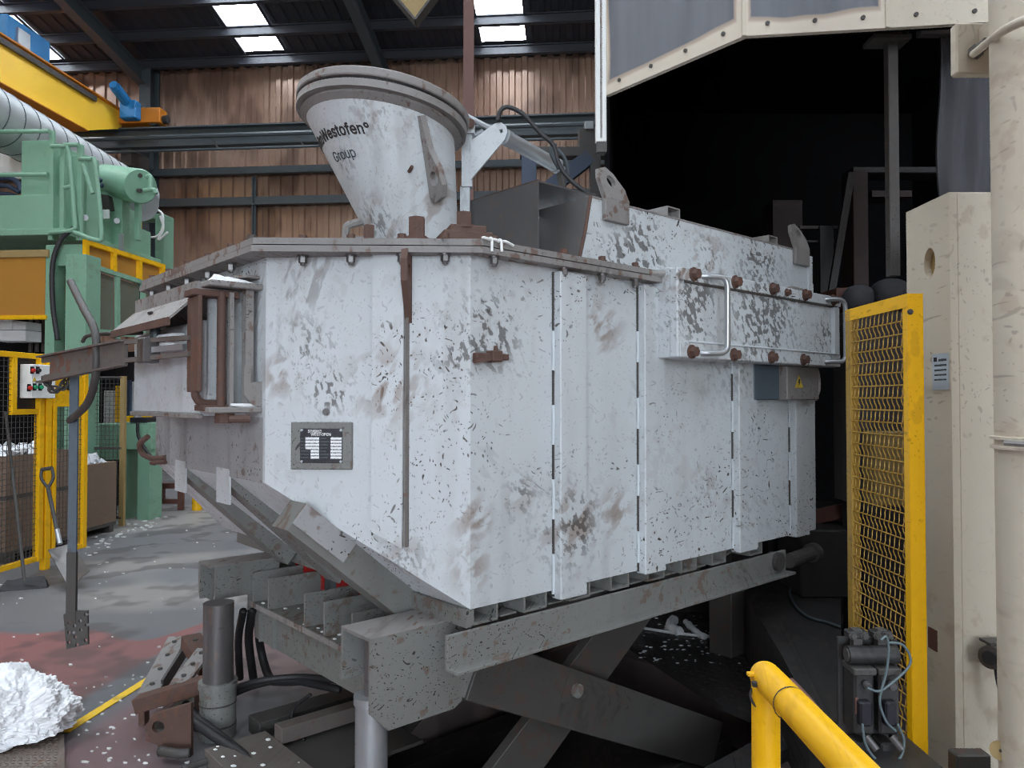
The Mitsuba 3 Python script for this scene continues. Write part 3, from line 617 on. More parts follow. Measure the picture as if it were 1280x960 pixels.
fpart('cable', ptube(WORLD, 'y', YB - .03, [(622, 152), (626, 138), (636, 134), (654, 143), (675, 166), (691, 181), (699, 206), (712, 224), (732, 240), (748, 247)], .011, 8), 'black_rubber', WORLD, smooth=True)
fpart('cable', cat(ptube(WORLD, 'y', YB - .01, [(697, 187), (706, 198), (710, 214), (709, 226)], .008, 8), ptube(WORLD, 'y', YB - .02, [(692, 180), (691, 192), (700, 210)], .016, 8)), 'grey_rail', WORLD)
# blue-grey struts
# ---- dosing trough at the left end: box, lid, clamp frame, closing arm
UE = -CH
tb = f.part('trough', bx(-.73, .70, 1.54, UE, 1.57, 1.90, .012), 'white_paint')
tb.part('flange_strip', bx(-.742, .70, 1.53, -.72, 1.58, 1.548, .003), 'edge_steel')
tb.part('lid_front', hull([[-.745, .72, 2.048], [-.745, 1.50, 2.048], [-.745, .72, 1.99], [-.745, 1.50, 1.99], [-.60, .72, 2.048], [-.60, 1.5, 2.048], [-.60, .72, 1.9], [-.60, 1.5, 1.9]]), 'edge_steel')
for v0, v1 in ((.72, 1.10), (1.105, 1.5)):
    tb.part('lid_plate', hull([[-.748, v0, 1.992], [-.748, v1, 1.992], [-.84, v0, 1.905], [-.84, v1, 1.905], [-.743, v0, 1.986], [-.743, v1, 1.986], [-.835, v0, 1.898], [-.835, v1, 1.898]]), 'edge_steel')
tb.part('lid_lip', bx(-.845, .72, 1.875, -.835, 1.5, 1.905), 'rust')
tb.part('lid_gap', bx(-.80, 1.08, 1.95, -.79, 1.12, 1.96), 'black_rubber')
tb.part('fibre', rough(bx(-.80, .85, 1.80, -.72, 1.3, 1.86, .02), .02, 18), 'white_fibre')
tb.part('grey_pin', cyl([-.79, 1.05, 1.78], [-.79, 1.05, 1.9], .02, 10), 'grey_rail')
# shelves
for z in (2.015, 1.552):
    f.part('shelf', bx(-.745, .57, z, UE, .67, z + .022, .004), 'edge_steel')
dep = rough(hull([[-.73, .58, 2.036], [-.56, .58, 2.036], [-.73, .66, 2.036], [-.56, .66, 2.036], [-.72, .6, 2.058], [-.64, .64, 2.062], [-.6, .6, 2.046]]).subdivide().subdivide(), .012, 25)
f.part('dross_crust', dep, 'white_fibre', label='white crusted residue on the upper shelf')
f.part('dross_crust', rough(bx(-.66, .58, 1.574, -.56, .65, 1.588, .004).subdivide(), .01, 25), 'white_fibre')
# door plate and hinge bars seen edge on
f.part('door_bar', cat(bx(-.60, .60, 1.56, -.57, .64, 2.015), bx(-.66, .60, 1.574, -.645, .64, 2.0)), 'edge_steel')
f.part('door_rod', cyl([-.685, .62, 1.57], [-.685, .62, 2.0], .016, 12), 'rust', smooth=40)
f.part('door_plate', bx(-.71, .68, 1.574, UE, .70, 2.015, .003), 'white_paint')
f.part('catch', ext([(-.615, 1.62), (-.58, 1.58), (UE, 1.575), (UE, 1.67), (-.59, 1.665), (-.59, 1.73), (-.615, 1.73)], .575, .59, 'y'), 'edge_steel')
cf = f.part('clamp_frame', cat(tube(fillet([[-.63, .66, 1.995], [-.765, .66, 1.995], [-.765, .66, 1.585], [-.63, .66, 1.585]], .05), .016, 8, 0), bx(-.775, .60, 1.63, -.76, .72, 1.98, .003), bx(-.79, .61, 1.98, -.62, .71, 2.005, .003), bx(-.75, .61, 1.56, -.62, .71, 1.582, .003)), 'rust', smooth=35, label='rusty U shaped clamp frame')
cf.part('pivot_nut', cat(cyl([-.67, .62, 1.56], [-.67, .62, 1.515], .035, 14), cyl([-.67, .58, 1.53], [-.60, .56, 1.53], .014, 8)), 'rust')
A0, A1 = np.array([-.775, .68, 1.80]), np.array([-.865, 1.17, 1.792]); dA = np.array([-.135, .93, -.045])
am = f.part('clamp_arm', cat(bar(A0 + [0, 0, .03], A1 + [0, 0, .045], .022, .018), bar(A0 - [0, 0, .03], A1 - [0, 0, .03], .022, .018)), 'rust_grey', label='long rusty flat arm of the trough clamp')
am.part('cross_pin', bar(A0 + [0, .06, 0], A0 + (A1 - A0) * .55, .02, .022), 'galvanised')
q = A0 + (A1 - A0) * .62; am.part('slide_block', bx(q[0] - .03, q[1] - .03, q[2] - .05, q[0] + .03, q[1] + .06, q[2] + .05, .005), 'raw_steel')
# flat plate with a forked end
E1 = A1 + dA
g = Polygon([(0, -.047), (.93, -.060), (1.0, -.058), (1.0, -.03), (.88, -.026), (.88, .03), (1.0, .034), (1.0, .06), (.93, .062), (0, .05)])
m = ext(g, -.006, .006, 'z'); v = np.array(m.vertices); dd = dA / np.linalg.norm(dA[:2]); side = np.array([dd[1], -dd[0], 0])
am.part('fork_plate', tm(A1 + v[:, :1] * dA + np.outer(v[:, 1], [0, 0, 1]) + np.outer(v[:, 2], side / np.linalg.norm(side)), m.faces), 'rust_grey')
am.part('plate_edge', cat(bar(A1 + [-.012, 0, .051], E1 + [-.012, 0, .062], .035, .008), bar(A1 + [-.012, 0, -.049], E1 + [-.012, 0, -.06], .035, .008)), 'rust_grey')
am.part('rod_handle', tube([[-.90, 2.02, 2.18], [-.905, 1.72, 2.02], [-.91, 1.50, 1.91], [-.915, 1.43, 1.80], [-.915, 1.46, 1.68], [-.91, 1.62, 1.58], [-.90, 2.0, 1.50]], .017, 10), 'dark_steel', smooth=True, label='bent dark rod handle through the arm')
am.part('hook_rod', tube([[-.8, 1.2, 1.88], [-.84, 1.6, 1.90], [-.86, 1.85, 1.905], [-.87, 1.9, 1.88]], .009, 8), 'dark_steel', smooth=True)
# chain hanging from the fork
def link(c, d, up, L_=.05, W_=.032, r=.006):
    d, up = np.asarray(d, float) / np.linalg.norm(d), np.asarray(up, float); a = np.linspace(0, 2 * math.pi, 13)[:-1]
    P = []
    for t in a:
        x_, y_ = math.cos(t) * W_ / 2, math.sin(t) * W_ / 2; x_ += math.copysign((L_ - W_) / 2, math.cos(t)); P.append(np.asarray(c) + d * x_ + up * y_)
    P.append(P[0]); return tube(P, r, 6, 0)
YC = hit(WORLD, 60, 470, 'y', 0.1)
E1w = (FUR @ np.append(E1, 1))[:3]
cp = [hit(WORLD, x, y, 'y', E1w[1] - .02) for x, y in ((58, 472), (60, 480), (65, 486), (71, 487), (77, 485), (81, 479), (84, 471))]
Pm = smooth_path(cp, 4); seg = np.concatenate([[0], np.cumsum(np.linalg.norm(np.diff(Pm, axis=0), axis=1))]); nl = max(6, int(seg[-1] / .034))
for i in range(nl):
    s = (i + .5) / nl * seg[-1]; c = np.array([np.interp(s, seg, Pm[:, k]) for k in range(3)]); c2 = np.array([np.interp(s + .01, seg, Pm[:, k]) for k in range(3)]); d = c2 - c
    d = d / (np.linalg.norm(d) + 1e-9); u, w, _ = basis(d); mm = link(c, d, u if i % 2 else w); mm.apply_transform(np.linalg.inv(FUR)); am.part('chain_link', mm, 'dark_steel')
# rusty pipes at the lower left edge
f.part('bent_pipe', tube([[-.60, 1.80, 1.42], [-.62, 1.86, 1.38], [-.60, 1.88, 1.33], [-.57, 1.80, 1.31], [-.55, 1.68, 1.32]], .014, 8), 'rust')
f.part('bent_pipe', tube([[-.56, 1.66, 1.30], [-.58, 1.80, 1.29], [-.55, 1.86, 1.28]], .010, 8), 'rust')
# ================================================================== THE LIFT TABLE UNDER IT
lt_ = Thing('lift_table', 'grey steel scissor lift table carrying the furnace over the pit', 'lift table', M=FUR)
# long angle under the channels
zt = ZB - .063
lt_.part('top_angle', cat(bx(-.13, -.035, zt - .115, 2.2, -.02, zt, .002), bx(-.13, -.095, zt - .125, 2.2, -.02, zt - .112, .002)), 'table_steel', label='long steel angle under the furnace feet')
lt_.part('end_roller', cat(cyl([2.2, -.05, zt - .06], [2.45, -.05, zt - .05], .04, 14), cyl([2.45, -.05, zt - .05], [2.5, -.05, zt - .05], .055, 14), cyl([2.1, -.06, zt - .05], [2.1, .0, zt - .05], .05, 14)), 'dark_steel')
def end_beam(v0, v1, u0, ztop, pts, back):
    """box beam with an open end: two cheeks, top, back plate"""
    k = lt_.part('end_beam', cat(bx(u0, v0, ztop - .012, 1.9, v1, ztop, .002), bx(u0, v1 - .012, ztop - .19, 1.9, v1, ztop - .01), bx(u0 + .28, v0 + .01, ztop - .19, u0 + .29, v1 - .01, ztop - .012)), 'table_steel')
    k.part('cheek', ext(pts, v0 - .012, v0, 'y'), 'table_steel'); k.part('top_face', bx(u0 - .001, v0 - .012, ztop, 1.9, v1, ztop + .003), 'edge_steel')
    return k
zA = .765
A_pts = [(x, y) for x, y in (lambda q: zip(q[::2], q[1::2]))([-.344, zA, -.344, .505, -.27, .43, .02, .43, .145, .50, .165, .60, .165, zA])]
end_beam(.136, .33, -.344, zA, A_pts, 0)
B_pts = [(-.32, zA), (-.32, .60), (-.15, .60), (-.15, .50), (.0, .50), (.02, zA)]
eb_ = end_beam(1.66, 1.83, -.335, zA, B_pts, 0)
lt_.part('corner_plate', ext([(-.335, zA), (-.335, .60), (-.26, .545), (-.26, zA)], 1.83, 1.842, 'y'), 'table_steel')
# cross member with upright fins
lt_.part('cross_member', cat(bx(-.14, .31, .545, .16, 1.66, .560), bx(-.11, .31, .37, -.095, 1.66, .545), bx(.1, .31, .37, .115, 1.66, .545)), 'table_steel')
lt_.part('cross_lip', bx(-.148, .31, .540, -.136, 1.66, .566, .002), 'edge_steel')
for v in (1.62, 1.43, 1.04, .855, .61, .45):
    lt_.part('fin', bx(-.138, v, .56, .30, v + .012, .715, .002), 'table_steel')
for v in (1.55, 1.40): lt_.part('web_plate', bx(-.13, v, .375, -.10, v + .015, .545), 'table_steel')
for v in (.50,): lt_.part('hanger_plate', bx(-.22, .28, .44, -.14, .30, .60), 'edge_steel')
for v0, v1 in ((1.43, 1.72), (.98, 1.26)): lt_.part('red_block', bx(.140, v0, .56, .26, v1, .825, .003), 'red_paint', label='red steel block under the furnace')
lt_.part('pipe_post', cyl([.20, 1.37, .56], [.20, 1.37, .832], .058, 20), 'grey_rail', smooth=40)
# hydraulic rams
C1 = hit(WORLD, 272, 925, 'z', -.02)
C1 = np.array([C1[0], C1[1], 0]); 
def ram(name, c, z0, z1, z2, r0, r1, ma):
    m = cat(lathe([(0, z0), (r0, z0), (r0, z1 - .03), (r0 + .006, z1 - .03), (r0 + .006, z1), (0, z1)], [c[0], c[1], 0], [0, 0, 1], 28)); k = fpart(name, m, ma, WORLD, parent=lt_, smooth=30, label='upright hydraulic ram')
    sub_w(k, 'rod', cyl([c[0], c[1], z1 - .01], [c[0], c[1], z2], r1, 24), 'raw_steel', smooth=40); return k
z1_ = hit(WORLD, 272, 850, 'y', C1[1])[2]; z2_ = hit(WORLD, 272, 753, 'y', C1[1])[2]
k = ram('hydraulic_ram', C1, 0, z1_, z2_, .083, .070, 'table_steel')
for dz in (.1, .2): sub_w(k, 'band', lathe([(.083, z1_ - dz - .006), (.086, z1_ - dz - .004), (.086, z1_ - dz), (.083, z1_ - dz + .002)], [C1[0], C1[1], 0], [0, 0, 1], 28), 'dark_steel')
q = (FUR @ np.array([-.29, .205, 0, 1]))[:3]
ram('hydraulic_ram', q, -.35, hit(WORLD, 455, 868, 'y', q[1])[2], zA - .015, .058, .026, 'galvanised')
# scissor arms
def arm(p0, p1, w, v, th=.05):
    p0, p1 = np.array([p0[0], v, p0[1]]), np.array([p1[0], v, p1[1]]); return bar(p0, p1, th, w, up=(0, 0, 1), b=.003)
a1 = lt_.part('scissor_arm', arm((.12, .56), (1.75, -.22), .24, .135, .05), 'dark_steel')
a1.part('pivot_plate', bar([.60, .106, .375], [.72, .106, .317], .008, .13), 'dark_steel'); a1.part('pivot_pin', cyl([.665, .085, .345], [.665, .112, .345], .030, 16), 'table_steel')
lt_.part('scissor_arm', arm((.02, -.20), (1.35, .70), .24, .21, .05), 'dark_steel')
lt_.part('scissor_arm', arm((.12, .56), (1.75, -.22), .24, 1.12, .05), 'dark_steel'); lt_.part('scissor_arm', arm((.02, -.20), (1.35, .70), .24, 1.04, .05), 'dark_steel')
lt_.part('support_leg', bx(2.34, .40, .0, 2.52, .56, zt, .004), 'dark_steel'); lt_.part('support_leg', bx(1.72, 1.5, .0, 1.9, 1.7, zt, .004), 'dark_steel')
lt_.part('cross_beam', bx(.2, .3, zt - .13, .3, 1.8, zt - .01), 'table_steel'); lt_.part('cross_beam', bx(1.7, .3, zt - .13, 1.8, 1.8, zt - .01), 'table_steel')
lt_.part('base_rail', bx(-.15, .12, -.35, 1.9, .28, -.22, .005), 'oily_steel'); lt_.part('base_rail', bx(-.15, 1.0, -.35, 1.9, 1.16, -.22, .005), 'oily_steel')

# ================================================================== FLOOR PIECES AND CLUTTER AT THE FRONT LEFT
ya, yb_ = hit(WORLD, 80, 915, 'z', .004), hit(WORLD, 222, 826, 'z', .004)
Thing('floor__line', kind='structure', key='floor__line').own(bar(ya, yb_, .052, .004), 'line_yellow'); labels['floor__line'] = {'label': 'painted yellow line on the floor'}
cpz = .035
P = [hit(WORLD, x, y, 'z', cpz)[:2] for x, y in ((80, 918), (82, 985), (-90, 990), (-80, 905))]
cp_ = Thing('chequer_plate', 'worn steel chequer plate lying on the floor under the white fibre', 'steel plate').own(ext(P, 0.0, cpz, 'z'), 'chequer')
g = Polygon(P); tr = []
for i in range(40):
    for j in range(40):
        x, y = -2.9 + i * .03 + (j % 2) * .015, 3.1 + j * .026
        if g.buffer(-.02).contains(Point(x, y)): tr.append(bar([x - .009, y - (.006 if j % 2 else -.006), cpz + .001], [x + .009, y + (.006 if j % 2 else -.006), cpz + .001], .006, .004))
if tr: cp_.part('tread', cat(tr), 'chequer', kind='stuff')
ic = trimesh.creation.icosphere(subdivisions=7); v = np.array(ic.vertices)
c0 = hit(WORLD, 28, 925, 'z', cpz)
nz = meshkit.fbm(v * 1.5 + 5, 4, 3); n2 = meshkit.fbm(v * 5 + 2, 4, 8)
n3 = meshkit.fbm((v + .08 * meshkit.fbm(v * 5, 3, 2)[:, None]) * [16, 16, 34], 4, 4)
r_ = 1 + .75 * (nz - .5) + .36 * (n2 - .5) + .13 * (n3 - .5)
w = v * r_[:, None] * [.30, .24, .25]; w[:, 2] = np.where(w[:, 2] < 0, w[:, 2] * .12, w[:, 2])
w[:, 2] -= w[:, 2].min()
Thing('insulation_fibre', 'heap of fluffy white insulation fibre on the chequer plate', 'fibre heap').own(tm(w + c0 + [-.13, .04, .0], ic.faces), 'white_fibre', smooth=True)
def hy(x, y, d): return hit(WORLD, x, y, 'y', d)
# rusty frame pieces
rf = Thing('rusty_bracket', 'rusty steel bracket of bolted plates lying beside the hydraulic ram', 'bracket')
rf.part('channel', cat(bar(hy(172, 880, 3.72), hy(262, 853, 3.72), .09, .07, b=.003)), 'rust')
rf.part('leg', bar(hy(180, 884, 3.80), [hy(180, 884, 3.80)[0], 3.80, 0], .05, .03), 'rust'); rf.part('leg', bar(hy(252, 862, 3.74), [hy(252, 862, 3.74)[0], 3.74, 0], .05, .05), 'rust')
def holed_bar(a, b, w, h, n):
    m = bar(a, b, w, h, b=.002); out = [m]; d = (b - a) / n
    for i in range(n):
        c = a + d * (i + .5); out.append(cyl(c, c + np.array([0, 0, h / 2 + .008]), .012, 6))
    return out
for (p0, p1, w_, h_, n_, ma) in ((hy(185, 868, 3.78), hy(222, 797, 4.35), .10, .02, 4, 'edge_steel'), (hy(224, 855, 3.74), hy(257, 812, 3.98), .09, .02, 3, 'edge_steel'), (hy(238, 800, 4.2), hy(262, 836, 3.95), .10, .07, 2, 'rust')):
    o = holed_bar(p0, p1, w_, h_, n_); k = rf.part('plate', o[0], ma)
    for q in o[1:]: k.part('bolt', q, 'dark_steel')
rf.part('upright_plate', bar(hy(203, 858, 3.86), hy(228, 800, 4.3) - np.array([-.04, 0, .02]), .012, .07), 'dark_steel')
rf.part('foot_plate', bx(hy(230, 845, 3.9)[0] - .1, 3.7, 0, hy(230, 845, 3.9)[0] + .18, 4.2, .012), 'dark_steel')
lgp = Thing('lug_plate', 'brown upright steel lug plate with a round hole by the hoses', 'lug plate')
pts = on_plane(WORLD, 'y', 3.45, [(184, 925), (184, 905), (192, 893), (206, 888), (240, 878), (240, 950), (200, 950), (198, 930)])
hc = on_plane(WORLD, 'y', 3.45, [(199, 908)])[0]
lgp.own(ext(Polygon(pts).difference(Point(hc).buffer(.028)), 3.44, 3.465, 'y'), 'rust')
lgp.part('post', bx(hy(204, 940, 3.45)[0] - .02, 3.44, 0, hy(204, 940, 3.45)[0] + .1, 3.48, hy(200, 940, 3.45)[2]), 'dark_steel')
# base beams round the pit
bb = Thing('pit_frame', 'low reddish dark steel frame round the pit, strewn with swarf', 'frame', M=FUR)
bb.part('beam', bx(-.52, -.9, .0, -.24, 1.22, .07, .004), 'rust_grey'); bb.part('beam', bx(-.24, 1.29, 0, 1.6, 1.42, .08, .004), 'dark_steel')
bb.part('cover_plate', bx(-.22, .70, .03, .28, 1.2, .045), 'dark_steel'); bb.part('cover_plate', bx(-.21, .2, .02, .0, .62, .04), 'oily_steel')
bb.part('beam', bx(-.2, -.46, 0, 1.95, -.32, .06, .004), 'oily_steel')
bb.part('cross_tube', bx(-.24, 1.05, .06, .9, 1.13, .13, .003), 'rust_grey')
# hoses
def hose(lab, pts, r, ma='black_rubber', grp=None, z=None):
    P = [np.array(hit(WORLD, x, y, 'z', q)) for x, y, q in pts]
    return Thing('hydraulic_hose', lab, 'hose', grp).own(tube(P, r, 8), ma, smooth=True)
hose('dark hose running behind the ram and curving down beneath the left beam', [(322, 760, .52), (325, 806, .25), (336, 845, .1), (352, 852, .12), (420, 848, .14)], .022)
hose('long dark hose lying across the pit frame, lower of the pair', [(288, 868, .14), (320, 856, .15), (360, 850, .15), (425, 862, .15)], .02)
hose('long dark hose lying across the pit frame, upper of the pair', [(286, 862, .17), (330, 850, .18), (380, 846, .19), (430, 852, .2)], .016)
hose('thick grey black hose rising from the lug plate and running to the front', [(226, 930, .02), (224, 905, .10), (236, 900, .13), (275, 925, .08), (330, 962, .03), (380, 1010, .02)], .022)
hose('thick black hose beside the foot of the ram running to the front', [(232, 880, .12), (250, 900, .10), (300, 940, .06), (350, 985, .03)], .02)
hose('short grey pipe end sticking out below the lug plate', [(200, 938, .05), (222, 942, .05), (238, 941, .05)], .022, 'dark_steel')
hose('short black hose hanging from the left beam to the floor, nearest the ram', [(304, 764, .52), (298, 800, .30), (300, 848, .05)], .020)
hose('short black hose hanging from the left beam, in the middle of three', [(315, 762, .52), (311, 800, .30), (317, 850, .05)], .022)
hose('thin black cable looping down under the cross member', [(388, 868, .2), (368, 885, .12), (366, 905, .06), (380, 925, .05)], .008)
hose('steel pipe lying on the floor in front of the pit', [(228, 962, .03), (275, 945, .03), (330, 918, .04)], .014, 'dark_steel')
# white chips of aluminium and fibre strewn over the floor
chips = []
for i in range(190):
    if i < 70: q = hit(WORLD, rng.uniform(90, 240), rng.uniform(840, 955), 'z', .003); s_ = rng.uniform(.003, .010)
    elif i < 130: q = hit(WORLD, rng.uniform(0, 300), rng.uniform(660, 850), 'z', .003); s_ = rng.uniform(.003, .011)
    else:
        t_ = rng.random(); q = hit(WORLD, 105 + 95 * t_ + rng.normal(0, 6), 690 - 45 * t_ + rng.normal(0, 4), 'z', .003); s_ = rng.uniform(.006, .022)
    a = rng.uniform(0, 6.28); k_ = rng.integers(4, 7); th = np.sort(rng.uniform(0, 6.28, k_)); rr = s_ * rng.uniform(.5, 1.4, k_)
    base = np.column_stack([q[0] + np.cos(th) * rr * 1.5, q[1] + np.sin(th) * rr, np.zeros(k_)])
    try: chips.append(hull(np.vstack([base, base * [1, 1, 0] + [0, 0, .004 + s_ * .3]])))
    except Exception: pass
Thing('floor_chips', 'scattered white chips of metal and fibre on the grey floor', 'debris', kind='stuff').own(cat(chips), 'white_plastic')
chips = []
for i in range(110):
    u, v = rng.uniform(-.5, -.26), rng.uniform(-.5, 1.2); zc = .07
    if i > 60: u, v, zc = rng.uniform(-.12, .15), rng.uniform(.5, 1.6), .56
    s_ = rng.uniform(.003, .010); m = trimesh.creation.icosphere(subdivisions=0, radius=s_); m.apply_scale([1.4, 1, .6]); q = FUR @ np.array([u, v, zc + s_ * .5, 1]); m.apply_translation(q[:3]); chips.append(m)
Thing('swarf', 'small white swarf on the pit frame and the lift table', 'swarf', kind='stuff').own(cat(chips), 'white_plastic')
# ------------------------------------------------------------------ skimmer hung by the chain
sk = Thing('skimmer', 'long blue grey flat bar with a perforated plate at its foot, hung from the chain', 'skimmer')
YS = E1w[1] - .02
top, bot = hy(93, 469, YS), hy(92, 772, YS)
sk.part('bar', bar([top[0], YS, bot[2]], [top[0], YS, top[2]], .012, .042, up=(1, 0, 0), b=.001), 'bluegrey_paint')
mid = hy(92, 690, YS)[2]
sk.part('lower_bar', bx(top[0] - .023, YS - .009, bot[2] - .02, top[0] + .023, YS + .009, mid), 'dark_steel')
g = Polygon(on_plane(WORLD, 'y', YS, [(80, 768), (88, 763), (110, 763), (111, 805), (84, 811)]))
for i, (x, y) in enumerate([(87, 777), (101, 776), (94, 782), (108, 768), (87, 790), (102, 787), (95, 796), (108, 800), (87, 803), (97, 806), (109, 781)]):
    c = on_plane(WORLD, 'y', YS, [(x, y)])[0]; g = g.difference(Point(c).buffer(.0085))
sk.part('perforated_plate', ext(g, YS - .006, YS + .006, 'y'), 'dark_steel')
sk.part('rivet', cat(*[cyl([*(lambda c: (c[0], YS - .012, c[1]))(on_plane(WORLD, 'y', YS, [(x, y)])[0])], [*(lambda c: (c[0], YS - .004, c[1]))(on_plane(WORLD, 'y', YS, [(x, y)])[0])], .006, 8) for x, y in ((94, 790),)]), 'galvanised')
# ================================================================== LEFT BACKGROUND
FX = -3.58
def fyz(x, y): return hit(HALL, x, y, 'x', FX)
fe = Thing('safety_fence', 'yellow framed wire mesh safety fence with a door, by the control panel', 'fence', M=HALL)
yP = [fyz(47, 690)[1], fyz(56, 690)[1], fyz(60, 690)[1], fyz(103, 650)[1]]
zt_ = fyz(20, 440)[2]
y_l = yP[0] - 2.2
for i, (yy, w_) in enumerate(((yP[0], .06), (yP[1], .07), (yP[2] + .04, .05), (yP[3], .06), (y_l, .06))):
    fe.part('post', bx(FX - .03, yy - w_ / 2, 0 if i in (1, 4) else .1, FX + .03, yy + w_ / 2, zt_, .003), 'yellow_paint')
fe.part('rail', bx(FX - .02, y_l, zt_ - .05, FX + .02, yP[0], zt_, .003), 'yellow_paint'); fe.part('rail', bx(FX - .02, y_l, .10, FX + .02, yP[0], .15, .003), 'yellow_paint')
fe.part('rail', bx(FX - .02, yP[2], zt_ - .08, FX + .02, yP[3], zt_ - .03, .003), 'yellow_paint'); fe.part('rail', bx(FX - .02, yP[2], .10, FX + .02, yP[3], .15, .003), 'yellow_paint')
d0, d1 = fyz(63, 470), fyz(110, 508)
fe.part('door_plate', bx(FX - .01, yP[2], d1[2], FX + .02, yP[3], d0[2], .003), 'yellow_paint', label='solid yellow plate across the upper half of the door')
q = fyz(83, 484); fe.part('lock', cyl([FX + .02, q[1], q[2]], [FX + .035, q[1], q[2]], .03, 12), 'black_rubber')
def wires(y0, y1, z0, z1, sp, x=FX, r=.0022):
    ms = []
    for yy in np.arange(y0, y1, sp): ms.append(bx(x - r, yy - r, z0, x + r, yy + r, z1))
    for zz in np.arange(z0, z1, sp): ms.append(bx(x - r, y0, zz - r, x + r, y1, zz + r))
    return cat(ms)
cz0, cz1 = fyz(30, 514)[2], fyz(30, 446)[2]
cya = fyz(19, 480)[1]
fe.part('wire_mesh', wires(y_l, yP[0], .15, cz0, .05), 'dark_steel', kind='stuff'); fe.part('wire_mesh', wires(y_l, cya, cz0, zt_ - .05, .05), 'dark_steel', kind='stuff')
fe.part('wire_mesh', wires(yP[2], yP[3], .15, d1[2], .05), 'dark_steel', kind='stuff'); fe.part('wire_mesh', wires(yP[2], yP[3], d0[2], zt_ - .08, .05), 'dark_steel', kind='stuff')
fe.part('panel_frame', cat(bx(FX - .02, cya - .05, cz0 - .03, FX + .02, cya, zt_ - .04), bx(FX - .02, cya, cz0 - .03, FX + .02, yP[0], cz0 + .02)), 'yellow_paint')
fe.part('backing', bx(FX - .04, cya, cz0, FX - .02, yP[0], zt_ - .05), 'black_plate')
cb0, cb1 = fyz(27, 455), fyz(57, 498)
cbx = Thing('control_box', 'white control box with coloured push buttons on the yellow fence', 'control box', M=HALL)
cbx.part('case', bx(FX - .02, cb0[1], cb1[2], FX + .10, cb1[1], cb0[2], .006), 'white_plastic')
XF = FX + .10
for (x, y, ma) in ((40, 463, 'button_red'), (47, 463, 'black_rubber'), (36, 485, 'button_red'), (43, 484, 'button_green'), (50, 484, 'button_green')):
    q = hit(HALL, x, y, 'x', XF); k = cbx.part('button', cyl([XF, q[1], q[2]], [XF + .025, q[1], q[2]], .018, 12), ma)
    k.part('surround', bx(XF, q[1] - .022, q[2] - .03, XF + .004, q[1] + .022, q[2] + .035), 'black_plate')
q = hit(HALL, 43, 474, 'x', XF); cbx.part('warning_triangle', ext([(q[1] - .025, q[2] - .02), (q[1] + .025, q[2] - .02), (q[1], q[2] + .024)], XF, XF + .003, 'x'), 'warn_yellow')
# shovel and broom
sh = Thing('shovel', 'worn steel shovel with a D grip leaning on the yellow fence door', 'shovel')
ga, gb, gc = hy(52, 587, 7.0), hy(65, 585, 7.0), hy(60, 610, 6.95)
sh.part('grip', cat(cyl(ga, gb, .018, 10), tube([ga, (ga + gc) / 2 + [-.03, 0, .0], gc], .014, 8), tube([gb, (gb + gc) / 2 + [.03, 0, .0], gc], .014, 8)), 'dark_steel')
s1 = hy(75, 680, 6.75); sh.part('shaft', tube([gc, (gc + s1) / 2, s1], .018, 8), 'dark_steel'); s2 = (gc * .25 + s1 * .75); sh.part('socket', tube([s2, (s2 + s1) / 2, s1], .022, 8), 'galvanised')
bp = [hy(60, 688, 6.75), hy(88, 680, 6.9), hy(112, 714, 6.55), hy(98, 726, 6.45), hy(82, 728, 6.42)]
bp = [np.array([p[0], p[1], max(p[2], .012)]) for p in bp]; cc = sum(bp) / 5 + [0, 0, -.035]; cc[2] = max(cc[2], .01)
V = bp + [cc] + [p + np.array([0, 0, .006]) for p in bp] + [cc + [0, 0, .006]]
F = [[i, (i + 1) % 5, 5] for i in range(5)] + [[6 + (i + 1) % 5, 6 + i, 11] for i in range(5)] + [x for i in range(5) for x in ([i, 6 + i, (i + 1) % 5], [(i + 1) % 5, 6 + i, 6 + (i + 1) % 5])]
sh.part('blade', tm(V, F), 'raw_steel')
bm = Thing('broom', 'dark wide broom leaning on the yellow fence, bristles on the floor', 'broom')
h0, h1 = hy(7, 515, 7.0), hy(31, 728, 6.45)
bm.part('stick', tube([h0, (h0 + h1) / 2, h1], .014, 8), 'dark_steel')
bm.part('head', rough(hull([[h1[0] - .18, 6.36, 0.0], [h1[0] + .16, 6.50, 0], [h1[0] - .12, 6.40, .09], [h1[0] + .12, 6.52, .10], [h1[0] - .15, 6.46, 0], [h1[0] + .13, 6.58, 0]]).subdivide().subdivide().subdivide(), .01, 20), 'black_rubber')
